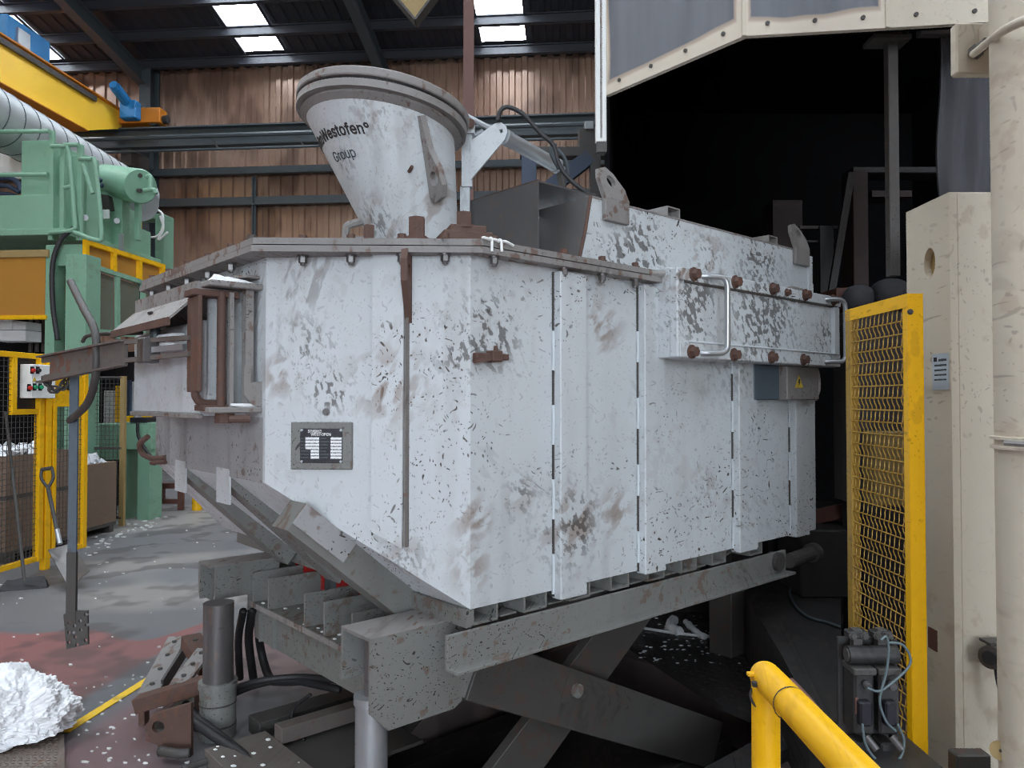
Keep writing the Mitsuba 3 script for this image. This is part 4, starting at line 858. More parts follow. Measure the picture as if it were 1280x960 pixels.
# scrap bins behind the fence
for i, (x0, x1, z0, z1, d) in enumerate(((-5.4, -4.1, .12, .62, 0), (-5.4, -4.1, .66, 1.05, 0), (-5.3, -4.2, .12, .85, 1.15))):
    y0 = -9.6 + d; dp_ = 1.08 if d == 0 else .78
    k = Thing('scrap_bin', ('lower dark brown scrap bin of the stack behind the yellow fence', 'upper brown scrap bin of the stack, full of shiny scrap', 'brown scrap bin standing behind the fence door')[i], 'bin', M=HALL)
    for q in ((x0, y0, x1, y0 + .03), (x0, y0 + dp_ - .03, x1, y0 + dp_), (x0, y0 + .03, x0 + .03, y0 + dp_ - .03), (x1 - .03, y0 + .03, x1, y0 + dp_ - .03)): k.part('side', bx(q[0], q[1], z0, q[2], q[3], z1), 'crate_wood')
    k.part('base', bx(x0, y0, z0 - .04, x1, y0 + dp_, z0), 'dark_steel')
    for yy in (y0 + .05, y0 + dp_ - .13):
        if z0 < .2: k.part('foot', bx(x0, yy, 0, x1, yy + .08, z0 - .04), 'dark_steel')
    if i:
        sc_ = []
        for _ in range(160):
            m = trimesh.creation.box(extents=rng.uniform(.03, .12, 3)); m.apply_transform(trimesh.transformations.random_rotation_matrix(rng.random(3))); m.apply_translation([rng.uniform(x0 + .1, x1 - .1), rng.uniform(y0 + .1, y0 + dp_ - .1), z1 - .05 + rng.uniform(-.05, .12)]); sc_.append(m)
        k.part('scrap', cat(sc_), 'aluminium_scrap', kind='stuff')
# ---- green die casting machine
GY, GX = -7.56, -4.76
gm = Thing('green_machine', 'tall pale green casting machine with railings and amber guard panels', 'machine', M=HALL)
def gp(name, x0, y0, x1, y1, yv=GY, depth=.5, ma='green_paint', b=.006, **kw): return gm.part(name, pbox(HALL, 'y', yv, x0, y0, x1, y1, depth, b), ma, **kw)
gp('platform', -70, 246, 66, 291, GY, 2.2)
gp('platform_edge', -70, 288, 82, 293, GY - .02, 2.2)
gp('cabinet', 27, 176, 63, 247, GY + .1, .7)
gp('body', 66, 195, 108, 300, GY + .25, .25); gp('body', 102, 240, 152, 318, GY + 1.2, .2); gp('rear_post', 152, 262, 162, 330, GY + 1.6, .15)
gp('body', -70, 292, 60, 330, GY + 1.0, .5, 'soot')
for x0, x1, yt in ((61, 65, 163), (75, 79, 185), (96, 101, 180)): gp('rail_post', x0, yt, x1, 300, GY, .05)
for pts in ([(-70, 165), (62, 164)], [(-70, 219), (60, 218)], [(64, 183), (80, 183), (86, 190), (93, 270), (92, 287), (62, 291)], [(80, 181), (98, 181)], [(99, 199), (113, 199), (119, 206), (127, 290), (120, 300), (92, 290)], [(103, 205), (116, 242)], [(80, 235), (92, 232)]):
    gm.part('railing', ptube(HALL, 'y', GY - .05, pts, .028, 8, 3), 'green_paint', smooth=50)
for x0, x1 in ((115, 123), (126, 136)): gp('white_label', x0, 257 if x0 < 120 else 262, x1, 268 if x0 < 120 else 273, GY + .95, .02, 'paper', 0)
gm.part('gauge', cyl(hit(HALL, 106, 272, 'y', GY + .2), hit(HALL, 106, 272, 'y', GY + .1), .04, 14), 'galvanised')
for x, y in ((112, 294), (146, 276)): gm.part('knob', cyl(hit(HALL, x, y, 'y', GY + 1.15), hit(HALL, x, y, 'y', GY + 1.05), .04, 12), 'galvanised')
gm.part('light_strip', pbox(HALL, 'y', GY + 1.0, 148, 292, 153, 318, .03), 'galvanised')
# guard front
gp('amber_guard', -70, 320, 56, 396, GY, .02, 'amber_panel', 0)
gp('guard_rail', -70, 314, 60, 321, GY - .03, .05, 'tan_paint'); gp('guard_rail', -70, 395, 57, 399, GY - .03, .05, 'yellow_paint')
gp('column', 57, 306, 64, 700, GY, .2); gp('column', 82, 318, 104, 640, GY, .3); gp('crossbar', 57, 306, 104, 332, GY + .05, .2)
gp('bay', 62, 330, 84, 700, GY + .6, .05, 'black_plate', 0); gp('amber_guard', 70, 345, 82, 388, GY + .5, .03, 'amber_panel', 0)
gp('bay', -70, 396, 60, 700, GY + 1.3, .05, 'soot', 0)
for x in (36, 44, 52): gp('slat', x, 400, x + 3, 440, GY + 1.0, .03, 'dark_steel', 0)
gp('white_carton', -10, 400, 15, 412, GY + .5, .3, 'paper', .004); gp('white_carton', 16, 402, 32, 412, GY + .5, .3, 'paper', .004); gp('white_carton', -10, 413, 32, 426, GY + .5, .3, 'paper', .004)
gm.part('cable', ptube(HALL, 'y', GY - .04, [(92, 285), (76, 300), (66, 330), (66, 380), (72, 425)], .03, 8), 'black_rubber', smooth=True)
# guard side, receding
def gx(name, pts, ma, depth=-.02, xv=GX, **kw): return gm.part(name, ppoly(HALL, 'x', xv, pts, depth), ma, **kw)
gx('side_guard', [(110, 336), (142, 347), (142, 414), (110, 411)], 'smoked_panel'); gx('side_guard', [(146, 348), (174, 357), (174, 418), (146, 415)], 'smoked_panel'); gx('side_guard', [(177, 358), (205, 366), (205, 420), (177, 418)], 'smoked_panel')
for x, y0 in ((106, 330), (143, 344), (175, 354), (205, 362)): gx('side_post', [(x, y0), (x + 4, y0 + 1), (x + 4, 424), (x, 423)], 'green_paint', .04)
gx('side_rail', [(104, 327), (208, 361), (208, 366), (104, 333)], 'green_paint', .05); gx('side_rail', [(106, 410), (208, 420), (208, 425), (106, 417)], 'green_paint', .05)
gx('yellow_rail', [(103, 299), (203, 331), (203, 336), (103, 305)], 'yellow_paint', .05); 
for x, y0 in ((103, 300), (138, 311), (170, 321), (199, 330)): gx('yellow_post', [(x, y0), (x + 4, y0 + 1), (x + 4, y0 + 29), (x, y0 + 28)], 'yellow_paint', .05)
for x0, x1 in ((107, 138), (142, 170), (174, 199)): gx('amber_guard', [(x0, 305 + (x0 - 107) * .32), (x1, 305 + (x1 - 107) * .32), (x1, 328 + (x1 - 107) * .32), (x0, 328 + (x0 - 107) * .32)], 'amber_panel')
cmb = [(169, 320)] + [p for i in range(6) for p in ((169, 316 - i * 8), (165, 313 - i * 8), (169, 310 - i * 8))] + [(169, 268), (175, 268), (175, 322)]
gm.part('comb_plate', ppoly(HALL, 'y', GY + 2.4, cmb, .05), 'yellow_paint', label='yellow toothed plate')
gp('rear_post', 194, 268, 204, 420, GY + 3.0, .3); gp('rear_post', 157, 268, 204, 273, GY + 3.0, .3)
for pts in ([(176, 272), (188, 262), (202, 266), (203, 285), (195, 296), (178, 295)], [(200, 270), (204, 285), (198, 300), (210, 290)]): gm.part('cable', ptube(HALL, 'y', GY + 2.9, pts, .02, 6), 'white_plastic', smooth=True)
# tank
ta, tb_ = hit(HALL, 131, 226, 'y', GY + 1.6), hit(HALL, 176, 233, 'y', GY + 1.0)
dd = (tb_ - ta) / np.linalg.norm(tb_ - ta); Lt = np.linalg.norm(tb_ - ta)
tk = gm.part('tank', lathe([(0, 0), (.20, .02), (.24, .08), (.24, Lt - .03), (.225, Lt), (0, Lt)], ta, dd, 28), 'green_paint', smooth=40, label='green horizontal cylinder tank')
for px, py in ((173, 219), (173, 238)): q = hit(HALL, px, py, 'y', GY + .98); tk.part('lug', cyl(q, q + dd * .06, .03, 8), 'dark_steel')
tk.part('pipe', cat(ptube(HALL, 'y', GY + .98, [(183, 221), (188, 221), (188, 238)], .03), ptube(HALL, 'y', GY + .98, [(180, 238), (192, 237), (195, 242)], .03)), 'green_paint')
gp('tank_leg', 168, 248, 173, 300, GY + 1.3, .08); gp('tank_leg', 141, 250, 144, 300, GY + 1.5, .06)
gm.part('ring_plate', cyl(hit(HALL, 172, 252, 'y', GY + 2.0), hit(HALL, 172, 252, 'y', GY + 2.1), .30, 28), 'galvanised')
for p in ([(100, 222), (112, 216), (126, 226)], [(102, 236), (116, 230), (128, 232)], [(104, 246), (112, 240), (124, 246)], [(-20, 226), (8, 222), (22, 228), (26, 240)], [(-20, 236), (6, 232), (24, 240)], [(-20, 242), (10, 243), (20, 246)]):
    gm.part('hose', ptube(HALL, 'y', GY + .9, p, .035, 6), 'dark_blue_paint', smooth=True)
gm.part('hopper_plate', ppoly(HALL, 'y', GY + 1.1, [(108, 240), (135, 244), (138, 262), (108, 262)], .2), 'dark_steel')
# lower front frame
gp('lower_body', 104, 530, 152, 575, GY + 1.0, .8, 'green_paint'); gp('lower_body', 152, 528, 190, 562, GY + .7, .8, 'green_paint'); gp('machine_leg', 172, 560, 187, 655, GY + .7, .3); gp('machine_leg', 150, 560, 156, 655, GY + .7, .3)
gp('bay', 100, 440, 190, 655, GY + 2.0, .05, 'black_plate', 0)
gp('motor_top', 162, 522, 184, 531, GY + .7, .3, 'black_plate')
gm.part('motor_shaft', cyl(hit(HALL, 172, 524, 'y', GY + .8), hit(HALL, 172, 512, 'y', GY + .8), .05, 12), 'galvanised')
gm.part('cable', ptube(HALL, 'y', GY + .6, [(172, 528), (173, 545), (182, 562), (190, 572)], .02, 6), 'black_rubber', smooth=True)
gp('white_panel', 130, 488, 144, 530, GY + 1.8, .03, 'paper', 0); gp('white_panel', 161, 477, 168, 518, GY + 1.8, .03, 'paper', 0); gp('yellow_bar', 144, 482, 152, 530, GY + 1.7, .05, 'yellow_paint', 0); gp('blue_bar', 155, 475, 162, 520, GY + 1.7, .05, 'dark_blue_paint', 0)
gp('yellow_pump', 157, 520, 176, 529, GY + 1.2, .3, 'yellow_paint')
cg = Thing('mesh_cage', 'dark wire mesh cage panel standing in front of the green machine foot', 'mesh panel', M=HALL)
YC_ = GY + .2
q0, q1 = hit(HALL, 108, 660, 'y', YC_), hit(HALL, 153, 470, 'y', YC_)
for x_ in (q0[0], q1[0]): cg.part('post', bx(x_ - .03, YC_, 0, x_ + .03, YC_ + .05, q1[2]), 'tan_paint' if x_ == q1[0] else 'dark_steel')
for z_ in (.12, 1.0, q1[2]): cg.part('rail', bx(q0[0], YC_, z_ - .03, q1[0], YC_ + .04, z_), 'dark_steel')
ms = [bx(a, YC_ + .02, .1, a + .005, YC_ + .025, q1[2]) for a in np.arange(q0[0], q1[0], .055)] + [bx(q0[0], YC_ + .02, a, q1[0], YC_ + .025, a + .005) for a in np.arange(.1, q1[2], .055)]
cg.part('wire_mesh', cat(ms), 'dark_steel', kind='stuff')
fr_ = Thing('brown_frame', 'low brown steel frame on the floor beyond the green machine leg', 'frame', M=HALL)
YB_ = GY + 1.6
for x0, y0, x1, y1 in ((188, 604, 226, 611), (188, 624, 226, 630), (188, 604, 192, 640), (200, 610, 203, 626), (222, 604, 227, 646)): fr_.part('bar', pbox(HALL, 'y', YB_, x0, y0, x1, y1, .08), 'brown_paint')
p_ = hit(HALL, 224, 640, 'z', 0); 
bl = Thing('yellow_bollard', 'short yellow bollard beyond the left end of the furnace', 'bollard', M=HALL); q = hit(HALL, 225, 640, 'z', .0); bl.own(cyl([q[0] + .15, q[1] + .2, 0], [q[0] + .15, q[1] + .2, .5], .07, 16), 'yellow_paint', smooth=40)
# ---- ventilation duct
du = Thing('ventilation_duct', 'fat silver grey flexible air duct sloping down behind the green machine', 'duct', M=HALL)
da, db = hit(WORLD, -70, 112, 'y', 9.2), hit(WORLD, 174, 247, 'y', 14.0)
Hi = np.linalg.inv(HALL); da, db = (Hi @ np.append(da, 1))[:3], (Hi @ np.append(db, 1))[:3]
du.own(cyl(da, db, .38, 36), 'duct_cloth', smooth=40)
Ld = np.linalg.norm(db - da); ddn = (db - da) / Ld; uu, ww, _ = basis(ddn)
for i in range(1, int(Ld / .32)):
    c = da + ddn * i * .32; th = np.linspace(0, 2 * math.pi, 33); du.part('hoop', tube([c + .382 * (math.cos(t) * uu + math.sin(t) * ww) for t in th], .008, 5, 0), 'grey_rail')
Thing('white_sheet', 'white plastic sheet draped beneath the silver duct behind the green cabinet', 'sheet', M=HALL).own(rough(pbox(HALL, 'y', GY + 1.4, -70, 172, 30, 222, .06).subdivide().subdivide().subdivide(), .03, 3), 'white_plastic')
# ---- bridge crane
cr = Thing('bridge_crane', 'yellow overhead bridge crane girder with blue drives under the roof', 'crane', M=HALL)
cx_ = hit(HALL, 110, 163, 'y', -2.2)[0]
gy = lambda x, y: hit(HALL, x, y, 'x', cx_)
face = [gy(-160, -46)[1:], gy(147, 137)[1:], gy(150, 150)[1:], gy(110, 163)[1:], gy(-160, 22)[1:]]
zb_, zt2 = gy(110, 163)[2], gy(60, 82)[2]
yE, yN = gy(110, 163)[1], -24.0
for k_, dx in enumerate((0, -1.5)):
    g = Polygon([(yN, zb_), (yE, zb_), (-1.05, zt2 - .35), (-1.05, zt2), (yN, zt2)])
    gg = cr.part('girder', ext(g, cx_ - .34 + dx, cx_ - .02 + dx, 'x'), 'crane_yellow')
    gg.part('top_flange', bx(cx_ - .42 + dx, yN, zt2, cx_ + .06 + dx, -1.0, zt2 + .03), 'crane_orange')
    gg.part('bottom_flange', ext(Polygon([(yN, zb_ - .02), (yE, zb_ - .02), (yE, zb_), (yN, zb_)]), cx_ - .38 + dx, cx_ + .02 + dx, 'x'), 'crane_orange')
cr.part('cable_rail', bx(cx_ + .0, yN, zt2 - .14, cx_ + .05, -2.0, zt2 - .04), 'dark_steel')
cr.part('crane_rail', bx(cx_ - .2, yN, zt2 + .03, cx_ - .14, -1.2, zt2 + .07), 'dark_steel')
cr.part('end_carriage', bx(cx_ - 2.3, -1.16, rz1 + .1, cx_ + .9, -.86, rz1 + .42, .01), 'crane_orange')
for xx in (cx_ + .7, cx_ - 2.1): cr.part('wheel', cyl([xx, -1.1, rz1 + .17], [xx, -.9, rz1 + .17], .12, 20), 'dark_steel', smooth=40)
cr.part('buffer', cyl([cx_ + .9, -1.0, rz1 + .2], [cx_ + 1.0, -1.0, rz1 + .2], .09, 14), 'black_rubber')
md = cr.part('drive_motor', cat(cyl([cx_ + .28, -1.3, rz1 + .45], [cx_ + .28, -1.75, rz1 + .62], .11, 14), bx(cx_ + .14, -1.4, rz1 + .12, cx_ + .5, -1.17, rz1 + .5, .02)), 'blue_paint', label='blue travel motor at the girder end')
md.part('cap', cyl([cx_ + .28, -1.75, rz1 + .62], [cx_ + .28, -1.83, rz1 + .65], .09, 14), 'blue_paint')
q0, q1 = gy(12, 42), gy(66, 82)
tr_ = cr.part('trolley', bx(cx_ - 1.7, q0[1], zt2 + .08, cx_ - .05, q1[1], zt2 + .5, .02), 'blue_paint', label='blue trolley on top of the girder')
tr_.part('bracket', bx(cx_ - .1, q0[1] + .2, zt2 + .05, cx_ + .0, q0[1] + .5, zt2 + .35), 'galvanised')
tr_.part('wheel', cyl([cx_ - .22, q1[1] - .2, zt2 + .13], [cx_ - .1, q1[1] - .2, zt2 + .13], .1, 16), 'dark_steel')
# crane hook block high over the furnace, and the brown hanging post
hb = Thing('hook_block', 'tan pointed steel plate hanging from above, seen at the top edge behind the funnel', 'hook block')
YH = 7.0
hb.part('plate', ppoly(WORLD, 'y', YH, [(488, -12), (520, 26), (547, -12)], .12), 'tan_paint')
q = hy(520, 0, YH); hb.part('edge', cat(bar(hy(487, -10, YH), hy(520, 29, YH), .16, .02), bar(hy(520, 29, YH), hy(549, -10, YH), .16, .02)), 'dark_steel')
hb.part('hanger', bx(q[0] - .05, YH + .03, q[2], q[0] + .05, YH + .09, 10.7), 'dark_steel')
q = hy(586, 130, 6.6); q2 = hy(590, 0, 6.6)
bp_ = Thing('hanging_post', 'brown square steel post rising to the roof behind the funnel', 'post'); bp_.own(bx(q[0] - .045, 6.55, 0, q[0] + .045, 6.64, 10.6), 'brown_paint')
# ================================================================== RIGHT SIDE
# dark blue support frame behind the furnace
sf = Thing('support_frame', 'dark blue steel support frame with a diagonal strut behind the furnace box', 'steel frame')
YF = 6.7
sf.part('post', pbox(WORLD, 'y', YF, 652, 192, 671, 520, .12, .004), 'dark_blue_paint'); sf.part('beam', pbox(WORLD, 'y', YF, 650, 183, 760, 195, .12, .004), 'dark_steel')
sf.part('strut', bar(hy(676, 244, YF + .05), hy(738, 196, YF + .05), .1, .13), 'dark_blue_paint'); sf.part('post', pbox(WORLD, 'y', YF, 738, 190, 752, 520, .12, .004), 'dark_steel')
sf.part('bearing_block', pbox(WORLD, 'y', YF, 724, 160, 745, 185, .15, .004), 'dark_steel'); sf.part('clip', pbox(WORLD, 'y', YF - .02, 731, 151, 742, 161, .1, .004), 'galvanised')
# hood over the machine: cream panels outside, soot black inside
HZ = 3.4
h1_, h2_, h3_ = (hit(WORLD, x, y, 'z', HZ) for x, y in ((756, 120), (930, 45), (1330, 22)))
hm = h2_ + (h3_ - h2_) * .46
HT = 4.75
hd_ = Thing('machine_hood', 'cream sheet metal hood with bare grey patches over the black machine bay', 'machine hood')
def hpanel(a, b, z0, z1, ma, t=.03):
    d = (b - a) / np.linalg.norm(b - a); nrm = np.array([d[1], -d[0], 0])          # towards the camera
    V = [a * [1, 1, 0] + [0, 0, z0], b * [1, 1, 0] + [0, 0, z0], b * [1, 1, 0] + [0, 0, z1], a * [1, 1, 0] + [0, 0, z1]]
    V += [p - nrm * t for p in V]; UV = [(0, 0), (1, 0), (1, 1), (0, 1)] * 2
    return tm(V, [[0, 1, 2], [0, 2, 3], [5, 4, 7], [5, 7, 6], [1, 0, 4], [1, 4, 5], [3, 2, 6], [3, 6, 7], [0, 3, 7], [0, 7, 4], [2, 1, 5], [2, 5, 6]]), np.array(UV)
for a, b, ma in ((h1_, h2_, 'hood_panel'), (h2_, hm, 'hood_panel'), (hm, h3_, 'cream_paint')):
    m, uv = hpanel(a, b, HZ, HT, ma); k = hd_.part('panel', m, ma, uv=uv)
    n_ = max(3, int(np.linalg.norm(b - a) / .2))
    for i in range(n_):
        c = a + (b - a) * (i + .5) / n_; d = (b - a) / np.linalg.norm(b - a); nr = np.array([d[1], -d[0], 0]); c = c * [1, 1, 0] + [0, 0, HZ + .055]
        k.part('bolt', cyl(c - nr * .002, c + nr * .008, .011, 8), 'dark_steel')
    if ma == 'hood_panel': k.part('corner_trim', bar(b * [1, 1, 0] + [0, 0, HZ], b * [1, 1, 0] + [0, 0, HT], .02, .02, up=(0, 1, 0)), 'cream_paint')
zl = hit(WORLD, 750, 178, 'y', h1_[1])[2]
ed = hd_.part('edge_profile', bx(h1_[0] - .055, h1_[1] - .02, zl, h1_[0] + .008, h1_[1] + .03, HT, .004), 'white_plastic', label='white upright edge profile')
ed.part('slot', bx(h1_[0] - .03, h1_[1] - .024, zl + .02, h1_[0] - .018, h1_[1] - .018, HT), 'edge_steel'); ed.part('foot', bx(h1_[0] - .05, h1_[1] - .015, zl - .06, h1_[0] + .01, h1_[1] + .03, zl), 'dark_steel')
lw0, lw1 = h1_[:2], np.array([1.12, 8.3])
lm = lw0 + (lw1 - lw0) * .37
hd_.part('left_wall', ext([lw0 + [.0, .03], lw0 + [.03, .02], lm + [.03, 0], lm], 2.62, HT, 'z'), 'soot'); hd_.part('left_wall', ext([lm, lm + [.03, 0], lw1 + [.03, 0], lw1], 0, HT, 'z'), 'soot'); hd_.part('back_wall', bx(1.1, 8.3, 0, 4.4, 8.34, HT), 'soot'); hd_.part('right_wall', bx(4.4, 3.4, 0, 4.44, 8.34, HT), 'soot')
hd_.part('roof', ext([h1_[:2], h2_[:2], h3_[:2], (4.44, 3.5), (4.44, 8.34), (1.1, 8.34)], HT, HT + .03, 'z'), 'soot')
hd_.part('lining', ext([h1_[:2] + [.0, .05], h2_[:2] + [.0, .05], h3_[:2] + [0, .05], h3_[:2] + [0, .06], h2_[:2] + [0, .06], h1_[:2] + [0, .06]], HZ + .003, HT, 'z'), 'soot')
# things in the black bay
mf = Thing('bay_frame', 'dim brown steel machine frame standing inside the black bay', 'machine frame')
mf.part('column', pbox(WORLD, 'y', 5.6, 1066, 212, 1090, 700, .2, .005), 'bay_brown'); mf.part('beam', pbox(WORLD, 'y', 5.6, 1066, 208, 1180, 216, .2, .005), 'oily_steel')
mf.part('brace', bar(hy(1064, 216, 5.5), hy(1036, 385, 5.5), .03, .05), 'oily_steel'); mf.part('shelf', pbox(WORLD, 'y', 5.7, 1090, 238, 1140, 246, .2), 'bay_brown'); mf.part('rail', pbox(WORLD, 'y', 5.9, 1000, 282, 1066, 286, .05), 'dark_steel'); mf.part('rail', pbox(WORLD, 'y', 5.9, 1000, 300, 1066, 303, .05), 'oily_steel')
mf.part('red_column', pbox(WORLD, 'y', 7.2, 966, 250, 1006, 640, .3), 'bay_brown'); mf.part('plate', pbox(WORLD, 'y', 5.85, 1025, 282, 1043, 400, .03), 'oily_steel')
mf.part('base', pbox(WORLD, 'y', 5.3, 960, 640, 1180, 700, .6), 'oily_steel')
st_ = Thing('hood_strut', 'dark steel strut bolted under the cream hood inside the black bay', 'strut')
YS2 = 3.85
st_.part('bar', pbox(WORLD, 'y', YS2, 1110, 48, 1126, 345, .05, .003), 'dark_steel'); st_.part('head_plate', pbox(WORLD, 'y', YS2 - .03, 1092, 42, 1140, 48, .12, .002), 'dark_steel'); st_.part('clamp', pbox(WORLD, 'y', YS2, 1102, 35, 1128, 43, .06, .002), 'brown_paint')
for x in (1096, 1133): st_.part('bolt', cyl(hy(x, 52, YS2), hy(x, 40, YS2), .012, 8), 'dark_steel')
cu = Thing('felt_curtain', 'dark grey felt sheet hanging in the bay between strut and cream column', 'curtain')
n_ = 24; V = []
for i in range(n_ + 1):
    for z in np.linspace(0, 1, 14):
        a, b = hy(1176 + i * 4.2, 40, 4.05), hy(1176 + i * 4.2, 262, 4.05); p = a + (b - a) * z; p[1] += .02 * math.sin(i * .9 + z * 2) + .015 * math.sin(z * 9 + i * .4); p[0] += .015 * math.sin(z * 8) * (i < 2); V.append(p)
F = [[i * 14 + j, (i + 1) * 14 + j, (i + 1) * 14 + j + 1] for i in range(n_) for j in range(13)] + [[i * 14 + j, (i + 1) * 14 + j + 1, i * 14 + j + 1] for i in range(n_) for j in range(13)]
V = np.array(V); m0 = tm(V, F); m1 = tm(V + [0, .012, 0], np.array(F)[:, ::-1])
cu.own(cat(m0, m1), 'felt', smooth=True)
tp = hy(1230, 40, 4.05); cu.part('rail', bx(tp[0] - .35, 4.03, tp[2] - .02, tp[0] + .5, 4.08, tp[2] + .02), 'dark_steel')
# cream cabinet
CX, CY0, CY1 = 1.735, 3.0, 3.33
CZ = hit(WORLD, 1188, 240, 'y', CY0)[2]
cc_ = Thing('cream_cabinet', 'tall cream control cabinet with an oval hole in its narrow side', 'cabinet')
cc_.part('body', bx(CX + .03, CY0, 0, 2.9, CY1, CZ, .004), 'cream_paint')
yz = on_plane(WORLD, 'x', CX, [(1155, 329), (1169, 329), (1162, 310), (1162, 348)])
hc_ = np.mean(yz[:2], axis=0); ry, rz_ = abs(yz[0][0] - yz[1][0]) / 2, abs(yz[2][1] - yz[3][1]) / 2
from shapely import affinity
hole = affinity.scale(Point(hc_).buffer(1, 16), ry, rz_)
cc_.part('side_panel', ext(sbox(CY0 + .0, 0, CY1, CZ).difference(hole), CX, CX + .0305, 'x'), 'cream_paint')
cc_.part('hole_lining', ext(hole.buffer(.004), CX + .0298, CX + .0302, 'x'), 'tan_paint')
def on_side(x0, y0, x1, y1, t): p, q = hit(WORLD, x0, y0, 'x', CX), hit(WORLD, x1, y1, 'x', CX); return bx(CX - t, q[1], q[2], CX, p[1], p[2])
lp = cc_.part('type_label', on_side(1166, 443, 1187, 487, .003), 'label_blue', label='small pale blue type label')
for y in (456, 462, 468, 474): lp.part('print_line', on_side(1169, y, 1184, y + 1.2, .0036), 'grey_rail')
lp.part('emblem', on_side(1168, 447, 1172, 452, .0036), 'ink'); lp.part('heading', on_side(1174, 449, 1184, 451, .0036), 'grey_rail')
cc_.part('brown_plate', on_side(1161, 783, 1172, 815, .004), 'brown_paint')
se = Thing('limit_switch', 'grey round switch with a black cable on the front of the cream cabinet', 'switch')
s0 = hy(1238, 822, 2.90); da_ = np.array([-.78, -.62, 0])
se.part('body', cyl(s0, s0 - da_ * .09, .044, 20), 'raw_steel', smooth=40); se.part('housing', bx(s0[0] + .06, 2.92, s0[2] - .045, s0[0] + .17, CY0, s0[2] + .045, .006), 'raw_steel')
se.part('cap', cyl(s0 + da_ * .012, s0, .026, 16), 'black_rubber'); se.part('bracket', bx(s0[0] + .0, 2.90, s0[2] + .044, s0[0] + .1, 2.97, s0[2] + .054), 'dark_steel')
se.part('cable', tube([s0 + [.02, 0, -.03], s0 + [.02, -.02, -.10], s0 + [.035, -.04, -.18], s0 + [.07, -.06, -.23], s0 + [.2, -.08, -.30]], .009, 8), 'black_rubber', smooth=True)
# cream pipe column and its junction box
PR = .17; pe = hy(1252, 400, 2.25); PX = pe[0] + PR * 1.02
pc = Thing('cream_column', 'thick round cream column at the right edge', 'column').own(cyl([PX, 2.25, 0], [PX, 2.25, 6.2], PR, 40), 'cream_paint', smooth=40)
for yv in (548, 560): zc = hy(1252, yv, 2.25)[2]; pc.part('collar', lathe([(PR - .002, -.006), (PR + .012, -.004), (PR + .012, .004), (PR - .002, .006)], [PX, 2.25, zc], [0, 0, 1], 40), 'cream_paint')
zc = hy(1252, 554, 2.25)[2]; pc.part('flange_wire', tube([[PX - PR - .03, 2.2, zc + .004], [PX - PR + .02, 2.09, zc + .002], [PX - PR + .1, 2.06, zc]], .009, 6), 'edge_steel')
q = hy(1250, 938, 2.3); pc.part('tag', lathe([(0, 0), (.028, 0), (.028, .004), (0, .004)], q, [-.5, -.8, .2], 14), 'tan_paint', label='small tan round tag'); pc.part('tag_hook', cyl(q, [PX - PR + .03, 2.25, q[2] + .01], .006, 8), 'dark_steel')
pc.part('foot_ring', lathe([(PR, 0), (PR + .05, .0), (PR + .06, .03), (PR, .06)], [PX, 2.25, .35], [0, 0, 1], 36), 'galvanised')
jb = Thing('cable_junction_box', 'cream box with a curved conduit under the hood beside the round column', 'junction box')
jb.part('case', pbox(WORLD, 'y', 2.62, 1195, 28, 1330, 92, .04, .006), 'cream_paint')
jb.part('conduit', tube([hy(x, y, d) for x, y, d in ((1216, 68, 2.6), (1224, 62, 2.5), (1240, 49, 2.3), (1258, 36, 2.1), (1290, 22, 1.98), (1340, 8, 2.0))], .013, 10), 'cream_paint', smooth=True)
q = hy(1216, 68, 2.62); jb.part('gland', cat(cyl(q, q + [.01, -.02, .01], .024, 6), cyl(q + [.01, -.02, .01], q + [.02, -.05, .02], .019, 12)), 'raw_steel')
jb.part('mount', bx(*(hy(1260, 60, 2.7)[:2]), hy(1260, 60, 2.7)[2] - .03, PX, 2.45, hy(1260, 60, 2.7)[2] + .03), 'cream_paint')
# yellow mesh guard
MX, MY0, MY1 = 1.462, 2.80, 3.27
MZ = hit(WORLD, 1136, 367, 'y', MY0)[2]
mg = Thing('mesh_guard', 'yellow framed machine guard of crimped wire mesh in front of the cream cabinet', 'mesh guard')
mg.part('post', cat(bx(MX, MY0 - .004, 0, MX + .052, MY0 + .002, MZ), bx(MX + .048, MY0 - .004, 0, MX + .054, MY0 + .04, MZ)), 'yellow_paint')
mg.part('post', bx(MX - .004, MY1, .0, MX + .03, MY1 + .05, MZ, .002), 'wire_paint'); mg.part('rail', bx(MX - .004, MY0 - .004, MZ - .05, MX + .002, MY1 + .05, MZ), 'yellow_paint'); mg.part('rail', bx(MX - .004, MY0, .05, MX + .002, MY1 + .05, .1), 'yellow_paint')
mg.part('post', bx(MX - .002, MY0 - .002, .0, MX + .004, MY0 + .035, MZ), 'yellow_paint')
mg.part('bolt', hexbolt(hy(1137, 390, MY0) * [1, 1, 1] + [.0, -.003, 0], [0, -1, 0], .008, .01), 'dark_steel')
mat('wire_paint', worn(L(166, 132, 56), L(90, 76, 54), L(120, 90, 56), 4.0, .2, .4, .4), .45)
for z in np.arange(.12, MZ - .05, .048): mg.part('cross_wire', tube([[MX + .003, MY0, z], [MX + .003, MY1 + .02, z]], .003, 5, 0), 'wire_paint')
for y in np.arange(MY0 + .05, MY1, .036):
    zz = np.arange(.1, MZ - .04, .012); P = np.column_stack([MX + .003 + .004 * np.sin(zz / .048 * math.pi), y + 0.0045 * np.sin(zz / .024 * math.pi), zz]); mg.part('crimped_wire', tube(P, .0025, 4, 0), 'wire_paint')
